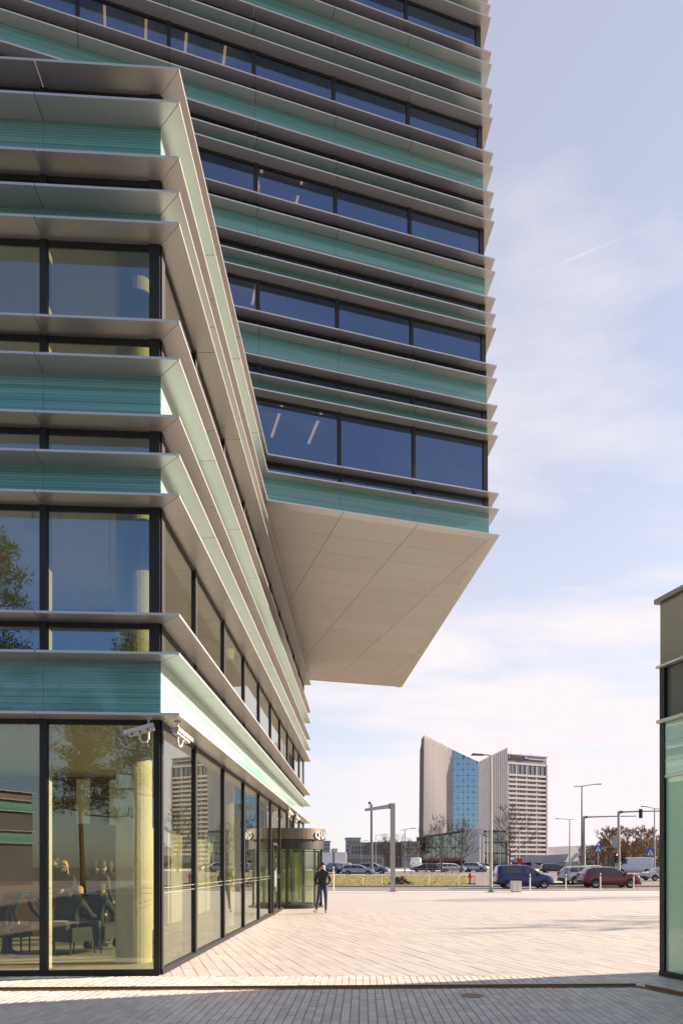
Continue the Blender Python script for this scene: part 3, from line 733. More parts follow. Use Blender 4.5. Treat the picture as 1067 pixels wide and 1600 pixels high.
# ------------------------------------------------------------------ slab hotel
M['hconc'] = mat('hotel_concrete', (0.55, 0.49, 0.47), 0.7, 0, 0.06, 0.2)
M['hdark'] = mat('hotel_dark', (0.17, 0.155, 0.18), 0.5)
M['hwin'] = mat('hotel_glass', (0.27, 0.255, 0.265), 0.15, 0, 0.3, 0.5)
M['hblue'] = mat('sign_blue', (0.05, 0.05, 0.35), 0.5)
DH = 450.0
def H(x, y, dY=0.0): return P(826 + (x - 826) * 1.09, y, DH + dY)
hotel = thing('hotel_tower', 'tall concrete slab hotel with banded window floors and rooftop lettering', 'hotel', tuple(G(826, DH)))
def hbox(nm, x0, x1, y0, y1, d0, d1, mt):   # y0 top, y1 bottom in picture rows
    a, b = H(x0, y1), H(x1, y0); return O(nm, MB().box(a.x, b.x, DH + d0, DH + d1, a.z, b.z), mt, hotel)
M['hgrey'] = mat('sign_grey', (0.36, 0.34, 0.36), 0.6)
hbox('core', 788, 857, 1186, 1356, 1.0, 20, M['hdark'])
hbox('crown', 790, 858.5, 1182, 1193.5, 0.2, 20, M['hdark']); hbox('roof_edge', 789, 860, 1180.5, 1182, -0.8, 21, M['hconc'])
hbox('sign_box', 790.5, 856, 1182.3, 1187.4, -0.3, 0.19, M['hgrey']); hbox('sign_blue', 817, 825, 1182.6, 1187, -0.6, -0.31, M['hblue'])
hbox('cornice', 789, 858.5, 1193.5, 1196.5, -0.5, 1, M['hconc']); hbox('side_fin', 857, 859.5, 1193.5, 1356, -0.6, 21, M['hconc'])
for x in (789, 803, 821, 839): hbox('pier', x, x + 1.4, 1196.5, 1356, -0.25, 1, M['hconc'])
for x in (790.5, 797, 804.6, 812.8, 822.6, 831, 840.6, 848.5): hbox('top_window', x, x + 5.8, 1197, 1210.5, 0.6, 0.99, M['dglass'])
nf = 20; y = 1211.0
for f_ in range(nf):
    hbox('parapet', 789, 857, y + 0.2, y + 3.4, -0.5, 0.99, M['hconc'])
    for x in (792, 796.5, 800, 804.8, 808.5, 813.5, 817.5, 822.6, 826.5, 832, 836, 841, 845): hbox('room_window', x, x + 3.0, y + 3.5, y + 7.1, 0.5, 0.98, M['hwin'])
    hbox('balcony_end', 858, 861, y + 0.2, y + 2.8, -0.4, 12, M['hconc'])
    y += 7.2
def letters(txt, size, mt, nm, parent, loc, rot=(R(90), 0, 0), ext=0.02, align='LEFT'):
    cu = bpy.data.curves.new(nm, 'FONT'); cu.body = txt; cu.size = size; cu.extrude = ext; cu.align_x = align; cu.resolution_u = 2
    ob = bpy.data.objects.new(nm, cu); me = bpy.data.meshes.new_from_object(ob); bpy.data.objects.remove(ob); bpy.data.curves.remove(cu)
    me.materials.clear(); me.materials.append(mt)
    o = bpy.data.objects.new(nm, me); COL.objects.link(o); o.parent = parent; o.location = Vector(loc) - root_loc(parent); o.rotation_euler = rot
    return o
for i, ch in enumerate('Radisson'): letters(ch, 2.8, M['black'], 'letter', hotel, H(793.5 + 3.0 * i, 1186.8, -0.4), ext=0.1)
letters('Blu', 1.7, M['white'], 'letter', hotel, H(818, 1186, -0.75), ext=0.05)
hotel.rotation_euler = (0, 0, R(24))
for x in (800, 818, 836): O('antenna', MB().tube([H(x, 1181, 5), H(x, 1176.5, 5)], 0.12, 5), M['black'], hotel)

# ------------------------------------------------------------------ lower blocks on the left skyline
M['b1'] = mat('buff_render', (0.40, 0.33, 0.29), 0.85, 0, 0.1, 0.1); M['b2'] = mat('red_brick', (0.28, 0.17, 0.13), 0.85, 0, 0.12, 0.1); M['b3'] = mat('grey_panel', (0.45, 0.43, 0.42), 0.85, 0, 0.08, 0.1)
M['wpane'] = mat('far_pane', (0.12, 0.12, 0.13), 0.2, 0, 0.3, 0.3)
def block(nm, label, x0, x1, y0, Y, dep, mt, wx, wy, ww, wh, ytop=None, extra=None):
    a, b = P(x0, 1356, Y), P(x1, y0, Y); t = thing(nm, label, 'building', ((a.x + b.x) / 2, Y, gz(Y)))
    O('wall', MB().box(a.x, b.x, Y, Y + dep, gz(Y) - 1, b.z), mt, t)
    O('roof', MB().box(a.x - 0.3, b.x + 0.3, Y - 0.3, Y + dep, b.z, b.z + 0.5), M['slab'], t)
    me = None
    for yy in wy:
        for xx in wx:
            c = P(xx, yy, Y); hw, hh = ww / F * Y / 2, wh / F * Y / 2
            if me is None: me = MB().box(-hw, hw, -0.15, 0.1, -hh, hh).mesh('window', M['wpane'])
            o = link('window', me, t); o.location = c - root_loc(t)
    return t
fr = lambda a, b, s: [a + s * k for k in range(int((b - a) / s) + 1)]
block('apartment_block', 'pale grey block with a taller stair tower left of the skyline', 540, 563, 1311, 330, 20, M['b3'], fr(544, 560, 4), fr(1316, 1345, 6.5), 2.2, 3.2)
block('brick_building', 'long reddish brick building with many windows behind the grey portal pole', 577, 655, 1318, 300, 18, M['b2'], fr(580, 652, 4.6), fr(1323, 1348, 6), 2.2, 3.4)
block('office_block', 'buff block with dark window bays beside the brick building', 547, 577.5, 1318.5, 306, 16, M['b1'], fr(551, 575, 5), fr(1325, 1346, 7), 3.0, 4.5)
block('stepped_block', 'stepped grey building just right of the revolving door canopy', 500, 516, 1316, 360, 18, M['b3'], fr(502, 514, 4), fr(1321, 1346, 6), 2, 3)
block('low_shop', 'low buff wall behind the parked cars', 538, 600, 1339, 240, 8, M['b1'], fr(541, 597, 3.6), [1346], 1.8, 8)
block('grey_house', 'small grey building beyond the stepped block', 514, 527, 1328, 380, 12, M['b3'], fr(516, 525, 3), fr(1332, 1346, 5), 1.4, 2.4)
block('brick_tower', 'narrow grey-brown block between brick building and twin-peaked tower', 629, 654, 1317, 292, 18, M['b1'], fr(632, 652, 4.4), fr(1322, 1348, 5.6), 2.4, 3.0)

# ------------------------------------------------------------------ low stone building with a sweeping roof
M['stone'] = mat('pale_stone', (0.42, 0.39, 0.385), 0.75, 0, 0.3, 0.4, 0.5, 3)
DS = 210.0
st = thing('sculptural_pavilion', 'low grey stone building with a sweeping roof and white ramp behind the blue van', 'pavilion', tuple(G(850, DS)))
S = lambda x, y, d=0.0: P(x, y, DS + d)
roofp = [(797, 1345), (805, 1341), (822, 1339), (845, 1337.5), (868, 1336), (889, 1335), (884, 1346), (868, 1351), (846, 1349.5), (826, 1348), (810, 1350)]
mb = MB(); mb.hexa([tuple(S(x, y, 0)) for x, y in roofp][::-1], [tuple(S(x, y + 0.6, 14)) for x, y in roofp][::-1]); O('roof', mb, M['stone'], st)
mb = MB(); w_ = [(798, 1358), (905, 1358), (903, 1346), (858, 1349.5), (830, 1347), (800, 1346)]
mb.hexa([tuple(S(x, y, 3)) for x, y in w_], [tuple(S(x, y, 10)) for x, y in w_]); O('wall', mb, M['slab'], st)
mb = MB(); w_ = [(879, 1358), (884, 1358), (907, 1333.5), (899, 1333.5)]
mb.hexa([tuple(S(x, y, -3)) for x, y in w_], [tuple(S(x, y, 2)) for x, y in w_]); O('ramp', mb, M['white'], st)
mb = MB(); w_ = [(861, 1358), (880, 1358), (880, 1349), (861, 1350)]
mb.hexa([tuple(S(x, y, -1)) for x, y in w_], [tuple(S(x, y, 2.9)) for x, y in w_]); O('block_wall', mb, M['stone'], st)
for k in range(9):
    x = 830 + 2.4 * k; O('stair', MB().hexa([tuple(S(a, b, -2)) for a, b in ((x, 1358), (x + 2.2, 1358), (x + 2.2, 1348 + k), (x, 1347.6 + k))], [tuple(S(a, b, 1)) for a, b in ((x, 1358), (x + 2.2, 1358), (x + 2.2, 1348 + k), (x, 1347.6 + k))]), M['stone'], st)

# far wooded hill
hl = MB(); pts = []
rh = random.Random(9); N = 40
for i in range(N + 1):
    X = -200 + 1500 * i / N; pts.append((X, 22 + 12 * math.exp(-((X - 330) / 170) ** 2) + 3 * math.sin(i * 1.7) + rh.uniform(-1.2, 1.2)))
for (X0, h0), (X1, h1) in zip(pts, pts[1:]):
    hl.face([(X0, 1000, -1), (X1, 1000, -1), (X1, 1120, h1), (X0, 1120, h0)]); hl.face([(X0, 1120, h0), (X1, 1120, h1), (X1, 1400, h1 * .6), (X0, 1400, h0 * .6)])
struct(O('hill', hl, mat('wooded_hill', (0.26, 0.24, 0.24), 0.95, 0, 0.25, 0.05)))
# ------------------------------------------------------------------ street furniture
M['galv'] = mat('galvanised_steel', (0.36, 0.35, 0.34), 0.5, 0.4, 0.1, 3)
M['galvd'] = mat('grey_mast', (0.16, 0.155, 0.155), 0.5, 0.3)
M['postw'] = mat('pale_post', (0.66, 0.63, 0.57), 0.6)
M['signblue'] = mat('sign_blue_face', (0.03, 0.09, 0.42), 0.45, 0, 0.03)
M['red'] = mat('red_paint', (0.45, 0.02, 0.02), 0.45); M['redlamp'] = emit_mat('red_signal', (1.0, 0.10, 0.05), 3.0)
def lamp_post(x, Y, ytop, arms, label, r=0.09, mt='galv'):
    b = G(x, Y); t = thing('street_lamp', label, 'street lamp', tuple(b), 0, 'street lamps around the crossing'); zt_ = P(x, ytop, Y).z - b.z
    O('pole', MB().tube([(0, 0, 0), (0, 0, zt_ * 0.35), (0, 0, zt_)], [r, r * 0.85, r * 0.55], 10), M[mt], t, False)
    O('base_flange', MB().lathe([(0, 0), (r * 1.9, 0), (r * 1.9, 0.04), (r * 1.2, 0.10), (0, 0.10)], (0, 0, 0), 12, closed=False), M[mt], t, False)
    k = Y / F
    for (dx, dy, head) in arms:
        e = Vector((dx * k, 0, zt_ - dy * k)); s_ = Vector((0, 0, zt_ - 0.02))
        O('arm', MB().tube([s_, s_.lerp(e, 0.5) + Vector((0, 0, 0.03)), e], r * 0.42, 6), M[mt], t, False)
        if head:
            d = 1 if dx > 0 else -1
            O('lamp_head', MB().hexa([(e.x - 0.05 * d, -0.12, e.z - 0.05), (e.x + 0.75 * d, -0.14, e.z - 0.03), (e.x + 0.75 * d, 0.14, e.z - 0.03), (e.x - 0.05 * d, 0.12, e.z - 0.05)],
                                     [(e.x - 0.05 * d, -0.08, e.z + 0.05), (e.x + 0.65 * d, -0.09, e.z + 0.10), (e.x + 0.65 * d, 0.09, e.z + 0.10), (e.x - 0.05 * d, 0.08, e.z + 0.05)]), M['galvd'], t, False)
    return t
lamp_post(767, 44.6, 1181, [(-13, -1, True)], 'tall pale street lamp standing at the plaza edge beside the blue van', 0.11)
lamp_post(909, 95, 1229, [(22, -3, True), (-12, 1, False)], 'tall grey street lamp above the dark red car', 0.14, 'galvd')
lamp_post(890, 130, 1281, [(-16, -1, True), (6, 0, False)], 'shorter street lamp left of the tall one above the red car', 0.12, 'galvd')
lamp_post(1022.5, 100, 1264, [(-13, -3, True), (8, 1, False)], 'street lamp close to the green glass pavilion edge', 0.14, 'galv')
lamp_post(632.5, 112, 1297, [(10, -2, True), (-6, 1, False)], 'street lamp between the portal pole and the twin-peaked tower', 0.11, 'galvd')
lamp_post(587, 150, 1306, [(10, -1, True)], 'small distant street lamp right behind the dark mast', 0.11, 'galvd')
lamp_post(564, 190, 1315, [(7, -1, True)], 'small street lamp in front of the pale grey block', 0.11, 'galvd')
lamp_post(781, 150, 1262, [(17, -1, True), (-9, 1, False)], 'double armed street lamp in front of the right tiled peak', 0.12, 'galvd')
lamp_post(688, 150, 1284, [(13, -2, True), (-8, 1, False)], 'street lamp before the left tiled peak', 0.12, 'galvd')
def pole(nm, x, Y, ytop, r, mt, label, group=None, cat='pole'):
    b = G(x, Y); h = P(x, ytop, Y).z - b.z; t = thing(nm, label, cat, tuple(b), 0, group)
    O('shaft', MB().tube([(0, 0, 0), (0, 0, h * 0.5), (0, 0, h)], [r, r * 0.92, r * 0.8], 8), M[mt], t, False); O('cap', MB().tube([(0, 0, h), (0, 0, h + r * 0.6)], [r * 0.85, r * 0.3], 8), M[mt], t, False)
    return t, h
g_ = 'flag poles by the dark annex'
for x, yt, nmz in ((749.5, 1306, 'leftmost'), (756, 1308, 'middle'), (761.5, 1298, 'tallest')): pole('flag_pole', x, 128, yt, 0.09, 'postw', nmz + ' thin pale flag pole before the tiled curved front', g_)
t, h = pole('sign_post', 811.5, 118, 1300, 0.08, 'postw', 'thin pale post with a small red sign behind the blue van', None, 'sign')
O('sign_plate', MB().box(-0.45, 0.45, -0.12, -0.06, h - 5.4, h - 4.5), M['red'], t, False)
# near portal pole with its arm, dark mast behind
b = Vector(((613.5 - CX) / F * 45.2, 45.2, 0.006)); t = thing('portal_pole', 'thick grey square pole with a long slanting arm at the plaza edge', 'pole', tuple(b))
hh = 5.67
O('pole', MB().box(-0.15, 0.15, -0.15, 0.15, 0, hh), M['galv'], t, False); O('foot_plate', MB().box(-0.28, 0.28, -0.28, 0.28, -0.002, 0.03), M['galv'], t, False)
e = P(571, 1268, 50.7) - b
d_ = (Vector((e.x, e.y, 0))).normalized(); n_ = Vector((-d_.y, d_.x, 0)) * 0.1
O('arm', MB().hexa([tuple(n_ + Vector((0, 0, hh - 0.28)) + d_ * 0.16), tuple(-n_ + Vector((0, 0, hh - 0.28)) + d_ * 0.16), tuple(e - n_ * 0.6), tuple(e + n_ * 0.6)],
                  [tuple(n_ + Vector((0, 0, hh - 0.02)) + d_ * 0.16), tuple(-n_ + Vector((0, 0, hh - 0.02)) + d_ * 0.16), tuple(e - n_ * 0.6 + Vector((0, 0, 0.18))), tuple(e + n_ * 0.6 + Vector((0, 0, 0.18)))]), M['galv'], t, False)
O('bracket', MB().box(-0.24, -0.152, -0.12, 0.12, hh - 0.34, hh - 0.0), M['galvd'], t, False)
O('sensor', MB().tube([tuple(e + Vector((0.3, 0, 0.1))), tuple(e + Vector((0.3, 0, 0.55)))], 0.025, 6).lathe([(0, 0), (0.1, 0.02), (0.1, 0.16), (0, 0.18)], tuple(e + Vector((0.3, 0, 0.5))), 8, closed=False), M['black'], t, False)
pole('mast', 580.5, 100, 1258, 0.20, 'galvd', 'dark tapered mast rising from the parking behind the portal arm')
def signal_mast(x, Y, ytop, xe, heads, label):
    b = G(x, Y); h = P(x, ytop, Y).z - b.z; k = Y / F; t = thing('signal_mast', label, 'traffic light', tuple(b), 0, 'traffic signal masts')
    O('pole', MB().tube([(0, 0, 0), (0, 0, h)], [0.20, 0.15], 10), M['galv'], t, False)
    L = (xe - x) * k
    O('arm', MB().tube([(0, 0, h - 0.12), (L * 0.5, 0, h - 0.02), (L, 0, h + 0.02)], [0.11, 0.09, 0.07], 8), M['galv'], t, False)
    O('collar', MB().tube([(0.1, 0, h - 0.12), (0.45, 0, h - 0.1)], 0.17, 8), M['galvd'], t, False)
    for (xh, yh, facing) in heads: signal_head(t, (xh - x) * k, P(x, yh, Y).z - b.z, facing)
    return t
def signal_head(t, X, z, facing, y=-0.15):
    hd = O('signal_head', MB().box(X - 0.17, X + 0.17, y - 0.12, y + 0.12, z - 0.55, z + 0.55), M['black'], t, False)
    for q in range(3):
        zz = z + 0.34 - 0.34 * q
        v = MB().lathe([(0.12, 0), (0.13, 0), (0.13, 0.16), (0.12, 0.16)], (0, 0, 0), 12); v.xf(Matrix.Translation((X, y - 0.12, zz)) @ Matrix.Rotation(R(90), 4, 'X'))
        O('visor', v, M['black'], hd, False)
        v = MB().lathe([(0, 0), (0.11, 0), (0.11, 0.02), (0, 0.02)], (0, 0, 0), 12, closed=False); v.xf(Matrix.Translation((X, y - 0.13, zz)) @ Matrix.Rotation(R(90), 4, 'X'))
        O('lens', v, M['redlamp'] if (q == 0 and facing) else M['hwin'], hd, False)
signal_mast(966.5, 85, 1268, 1036, [(1000, 1272, False)], 'grey signal mast with a long arm reaching to the pavilion edge')
signal_mast(912.5, 95, 1276, 994, [], 'grey signal mast beside the tall street lamp, arm pointing right')
t, h = pole('traffic_light', 968, 78, 1308, 0.07, 'postw', 'twin traffic light on a pale post above the dark red car bonnet', None, 'traffic light')
for X, f_ in ((-0.42, True), (0.32, False)): signal_head(t, X, 2.35, f_)
O('sign_back', MB().face([(-0.75, 0.1, h - 1.2), (0.0, 0.1, h - 1.2), (0.0, 0.1, h + 0.5), (-0.75, 0.1, h - 0.3)]).face([(0, .13, h - 1.2), (-.75, .13, h - 1.2), (-.75, .13, h - .3), (0, .13, h + .5)]), M['galv'], t, False)
def crossing_sign(x, Y, yc, label):
    b = G(x, Y); z = P(x, yc, Y).z - b.z; t = thing('crossing_sign', label, 'road sign', tuple(b), 0, 'blue pedestrian crossing signs')
    O('post', MB().tube([(0, 0, 0), (0, 0, z + 0.4)], 0.04, 8), M['galv'], t, False)
    pnl = O('panel', MB().box(-0.42, 0.42, -0.08, -0.05, z - 0.42, z + 0.42), M['signblue'], t, False)
    O('triangle', MB().hexa([(-0.33, -0.092, z - 0.29), (0.33, -0.092, z - 0.29), (0, -0.092, z + 0.31)], [(-0.33, -0.082, z - 0.29), (0.33, -0.082, z - 0.29), (0, -0.082, z + 0.31)]), M['white'], pnl, False)
    f = MB().tube([(0.0, -0.1, z + 0.06), (0.0, -0.1, z - 0.08)], 0.035, 6).tube([(0, -0.1, z - 0.06), (-0.09, -0.1, z - 0.25)], 0.025, 6).tube([(0, -0.1, z - 0.06), (0.09, -0.1, z - 0.25)], 0.025, 6).tube([(0, -0.1, z + 0.09), (0, -0.1, z + 0.13)], 0.035, 6).tube([(0, -0.1, z + 0.03), (0.08, -0.1, z - 0.06)], 0.018, 6)
    O('walking_figure', f, M['black'], pnl, False)
crossing_sign(934, 84, 1327, 'blue pedestrian crossing sign above the roof of the dark red car')
crossing_sign(1015.5, 72, 1332.5, 'blue pedestrian crossing sign beside the white cargo van')
# marker posts
for i, (x, Y, h, l) in enumerate([(521, 45.6, 1.62, 'tall pale marker post right of the walking man'), (566, 60.5, 0.95, 'short pale marker post on the grass below the silver estate car'), (596, 60.5, 0.95, 'short pale marker post on the grass left of the portal pole'),
        (670, 60.8, 1.2, 'marker post on the grass left of the red hydrant, farther one'), (716, 60.8, 1.2, 'marker post on the grass closest to the red hydrant'), (756, 60.9, 1.15, 'marker post left of the tall plaza lamp'), (828, 45.6, 1.15, 'marker post in front of the blue van door'),
        (884, 45.6, 1.15, 'marker post between blue van and dark red car'), (938, 45.6, 1.2, 'marker post in front of the dark red car'), (990, 45.6, 1.2, 'marker post at the bonnet of the dark red car')]):
    b = G(x, Y, 0.006); t = thing('marker_post', l, 'post', tuple(b), 0, 'pale marker posts along the road')
    O('post', MB().tube([(0, 0, 0), (0, 0, h - 0.05), (0, 0, h)], [0.045, 0.045, 0.02], 8), M['postw'], t, False); O('band', MB().tube([(0, 0, h - 0.22), (0, 0, h - 0.12)], 0.049, 8), M['galvd'], t, False)
# litter bin
b = G(806, 44.7, 0.006); t = thing('litter_bin', 'square pale litter bin with a dark lid in front of the blue van', 'bin', tuple(b), R(8))
O('bin_body', MB().box(-0.28, 0.28, -0.25, 0.25, 0.03, 0.72), M['postw'], t, False); O('lid', MB().box(-0.30, 0.30, -0.27, 0.27, 0.72, 0.84), M['black'], t, False); O('plinth', MB().box(-0.24, 0.24, -0.21, 0.21, 0, 0.03), M['black'], t, False); O('door_seam', MB().box(-0.005, 0.005, -0.253, -0.249, 0.06, 0.70), M['galvd'], t, False)
b = G(734.5, 64); t = thing('fire_hydrant', 'red fire hydrant on the verge left of the tall lamp', 'hydrant', tuple(b))
O('barrel', MB().lathe([(0, 0), (0.16, 0), (0.16, 0.06), (0.10, 0.10), (0.10, 0.72), (0.13, 0.76), (0.12, 0.88), (0.05, 0.98), (0, 0.99)], (0, 0, 0), 14, closed=False), M['red'], t, False)
O('outlet', MB().tube([(-0.22, 0, 0.62), (0.22, 0, 0.62)], 0.06, 8), M['red'], t, False); O('base', MB().box(-0.45, 0.45, -0.3, 0.3, -0.05, 0.04), M['earth'], t, False)
t = thing('guard_rail', 'low dark rail running in front of the twin-peaked tower cars', 'railing', tuple(G(680, 96)))
for k in range(8):
    c = G(642 + 10.8 * k, 96); O('post', MB().tube([c, c + Vector((0, 0, 0.85))], 0.05, 6), M['galvd'], t)
a, b = G(642, 96, 0.85), G(718, 96, 0.85); O('rail', MB().tube([a, b], 0.06, 6), M['galvd'], t)

# ------------------------------------------------------------------ vehicles
M['tyre'] = mat('tyre', (0.018, 0.018, 0.018), 0.85); M['rim'] = mat('rim', (0.5, 0.5, 0.5), 0.35, 0.7); M['trim'] = mat('plastic_trim', (0.03, 0.03, 0.032), 0.6)
M['cglass'] = mat('car_glass', (0.02, 0.024, 0.028), 0.08, 0, 0.1, 1, coat=1.0); M['tail'] = mat('tail_lamp', (0.45, 0.015, 0.012), 0.25, coat=0.6); M['head'] = mat('head_lamp', (0.7, 0.7, 0.7), 0.12, 0.3, coat=1.0); M['plate'] = mat('number_plate', (0.7, 0.7, 0.68), 0.5)
PAINT = {}
def paint(n, c, metal=0.3):
    if n not in PAINT: PAINT[n] = mat('paint_' + n, c, 0.32, metal, 0.05, 1, coat=0.9)
    return PAINT[n]
def interp(pts, x):
    if x <= pts[0][0]: return pts[0][1]
    for (a, b), (c, d) in zip(pts, pts[1:]):
        if x <= c: return b + (d - b) * (x - a) / (c - a)
    return pts[-1][1]
KIND = {
 'estate': dict(L=4.6, W=1.78, top=[(-2.3, .55), (-2.29, .80), (-2.22, 1.0), (-2.0, 1.40), (-1.7, 1.47), (-.9, 1.50), (0.0, 1.48), (.4, 1.41), (1.2, 1.0), (1.7, .93), (2.1, .82), (2.25, .68), (2.3, .5)], belt=.94, axle=(-1.42, 1.40), r=.31, side=[(-1.95, -1.05), (-.98, -.12), (-.05, .78)], ws=(.40, 1.18), rw=(-2.18, -2.02)),
 'suv': dict(L=4.66, W=1.86, top=[(-2.33, .6), (-2.32, .92), (-2.22, 1.12), (-1.85, 1.56), (-1.5, 1.65), (-.7, 1.68), (0.1, 1.66), (.45, 1.58), (1.12, 1.14), (1.7, 1.07), (2.1, .97), (2.28, .8), (2.33, .5)], belt=1.06, axle=(-1.40, 1.38), r=.37, side=[(-1.85, -1.05), (-.98, -.1), (-.03, .78)], ws=(.46, 1.10), rw=(-2.2, -1.88)),
 'small_van': dict(L=4.42, W=1.79, top=[(-2.21, .55), (-2.20, .95), (-2.17, 1.2), (-2.06, 1.74), (-1.9, 1.81), (-.6, 1.85), (.2, 1.81), (.55, 1.70), (1.22, 1.16), (1.75, 1.02), (2.08, .88), (2.19, .7), (2.21, .45)], belt=1.10, axle=(-1.30, 1.42), r=.33, side=[(-1.75, -1.62), (-1.5, -.3), (-.02, .86)], ws=(.58, 1.2), rw=(-2.16, -2.07)),
 'cargo': dict(L=5.6, W=2.02, top=[(-2.8, .5), (-2.79, 1.2), (-2.76, 2.2), (-2.6, 2.46), (-.5, 2.52), (1.1, 2.48), (1.45, 2.34), (2.1, 1.45), (2.55, 1.2), (2.75, .95), (2.8, .5)], belt=1.42, axle=(-1.75, 1.85), r=.36, side=[(1.0, 1.75)], ws=(1.46, 2.06), rw=None),
}
def make_car(name, kind, pt, label, cat, loc, rz, group=None, rails=False, logo=False):
    K = KIND[kind]; Lh = K['L'] / 2; W = K['W'] / 2; top = K['top']; bl = K['belt']; t = thing(name, label, cat, tuple(loc), rz, group)
    xs = sorted(set([p[0] for p in top] + [-Lh + K['L'] * i / 26 for i in range(27)])); secs = []
    def sec(x):
        zt_ = interp(top, x); e = min(1.0, max(0.0, (Lh - abs(x)) / 0.42)); w_ = W * (0.80 + 0.20 * math.sqrt(e)); z0 = 0.24 + 0.10 * (1 - e)
        zb = min(bl, zt_ - 0.03); k = max(0.0, min(1.0, (zt_ - bl) / 0.45)); wt = w_ * (0.97 - (0.20 if kind != 'cargo' else 0.10) * k)
        mid = z0 + (zb - z0) * 0.45
        return [(w_ * .90, z0), (w_ * .985, z0 + .09), (w_, mid), (w_ * .985, zb - .02), (w_ * .965, zb), (wt, zt_ - .07 * k - .012), (wt * .9, zt_ - .022 * k - .006), (wt * .5, zt_ + .004 * k), (0, zt_ + .012 * k)]
    mb = MB(); cols = []
    for x in xs:
        s_ = sec(x); ring = [(x, -y, z) for y, z in s_] + [(x, y, z) for y, z in s_[-2::-1]]; i = len(mb.v); mb.v += ring; cols.append((i, len(ring)))
    for (a, n), (b, _) in zip(cols, cols[1:]):
        for j in range(n - 1): mb.f.append((a + j, a + j + 1, b + j + 1, b + j)); mb.m.append(0)
        mb.f.append((a + n - 1, a, b, b + n - 1)); mb.m.append(1)
    mb.f.append(tuple(range(cols[0][0], cols[0][0] + cols[0][1]))); mb.f.append(tuple(range(cols[-1][0] + cols[-1][1] - 1, cols[-1][0] - 1, -1))); mb.m += [0, 0]
    body = O('body', mb, [pt, M['trim']], t, False, smooth=True)
    def side_patch(x0, x1, lo, hi, s, offy=0.008, n=6):
        m_ = MB()
        for k in range(n):
            pts = []
            for xx, f in ((x0 + (x1 - x0) * k / n, lo), (x0 + (x1 - x0) * (k + 1) / n, lo), (x0 + (x1 - x0) * (k + 1) / n, hi), (x0 + (x1 - x0) * k / n, hi)):
                q = sec(xx); (y0, z0), (y1, z1) = q[4], q[5]; pts.append((xx, s * (y0 + (y1 - y0) * f + offy), z0 + (z1 - z0) * f))
            m_.face(pts if s < 0 else pts[::-1])
        return m_
    for s in (-1, 1):
        for (x0, x1) in K['side']: O('side_window', side_patch(x0, x1, .10, .93, s), M['cglass'], t, False)
        m_ = MB()
        for ax in K['axle']:
            w_ = W + 0.004; pr = [(ax + math.cos(a) * K['r'] * 1.2, s * w_, K['r'] + math.sin(a) * K['r'] * 1.2) for a in [math.pi * i / 12 for i in range(13)]]
            pr = [p for p in pr]; m_.face((pr if s > 0 else pr[::-1]))
        O('wheel_arch', m_, M['trim'], t, False)
        for ax in K['axle']:
            wh = MB().lathe([(K['r'] * .62, 0), (K['r'] * .93, 0), (K['r'], .03), (K['r'], .19), (K['r'] * .93, .22), (K['r'] * .62, .22)], (0, 0, 0), 20)
            wh.xf(Matrix.Translation((ax, s * (W + 0.012), K['r'])) @ Matrix.Rotation(R(90) * s, 4, 'X')); wo_ = O('wheel', wh, M['tyre'], t, False)
            rm = MB().lathe([(0, .03), (K['r'] * .16, .025), (K['r'] * .18, .045), (K['r'] * .6, .02), (K['r'] * .64, .015), (K['r'] * .64, .1), (0, .1)], (0, 0, 0), 20, closed=False)
            for j in range(5):
                a = 2 * math.pi * j / 5; rm.tube([(math.cos(a) * .05, math.sin(a) * .05, .02), (math.cos(a) * K['r'] * .6, math.sin(a) * K['r'] * .6, .018)], .03, 4)
            rm.xf(Matrix.Translation((ax, s * (W + 0.012), K['r'])) @ Matrix.Rotation(R(90) * s, 4, 'X')); O('rim', rm, M['rim'], wo_, False)
        q = sec(.75 if kind != 'cargo' else 1.6); O('mirror', MB().box((.85 if kind != 'cargo' else 1.7), (1.02 if kind != 'cargo' else 1.88), *sorted((s * (q[4][0] - .02), s * (q[4][0] + .2))), bl + .0, bl + .16), pt if kind != 'cargo' else M['trim'], t, False)
        O('sill', MB().box(K['axle'][0] + K['r'] * 1.2, K['axle'][1] - K['r'] * 1.2, *sorted((s * (W * .9), s * (W + .006))), .2, .31), M['trim'], t, False)
        for x in ([k_[0] - .035 for k_ in K['side'][1:]] + [K['side'][-1][1] + .12]): O('door_gap', MB().box(x - .006, x + .006, *sorted((s * (W - .01), s * (W + .004))), .36, bl - .06), M['trim'], t, False)
        for x in [k_[0] + .12 for k_ in K['side'][1:]]: O('door_handle', MB().box(x, x + .18, *sorted((s * (W - .02), s * (W + .025))), bl - .14, bl - .11), pt, t, False)
        O('headlight', MB().box(Lh - .30, Lh - .075, *sorted((s * W * .52, s * W * .90)), bl - .36, bl - .20), M['head'], t, False)
        O('tail_light', MB().box(-Lh - .012, -Lh + .14, *sorted((s * W * .62, s * W * .915)), bl - .24, bl + (.10 if kind != 'cargo' else -.1)), M['tail'], t, False)
        if rails: O('roof_rail', MB().tube([(-1.6, s * W * .72, interp(top, -1.6) + .03), (-.6, s * W * .74, interp(top, -.6) + .05), (.2, s * W * .72, interp(top, .2) + .03)], .02, 6), M['rim'], t, False)
    def cross_patch(xa, xb, off, n=5):
        m_ = MB()
        for k in range(n):
            r_ = []
            for xx in (xa + (xb - xa) * k / n, xa + (xb - xa) * (k + 1) / n):
                q = sec(xx); r_.append([(xx, y * .9 * sgn, z) for sgn, (y, z) in ((-1, q[5]), (-1, q[7]), (1, q[7]), (1, q[5]))])
            up = Vector((off, 0, .012))
            for j in range(3): m_.face([tuple(Vector(p) + up) for p in (r_[0][j], r_[1][j], r_[1][j + 1], r_[0][j + 1])])
        return m_
    O('windscreen', cross_patch(K['ws'][0] + .03, K['ws'][1] - .03, .012), M['cglass'], t, False)
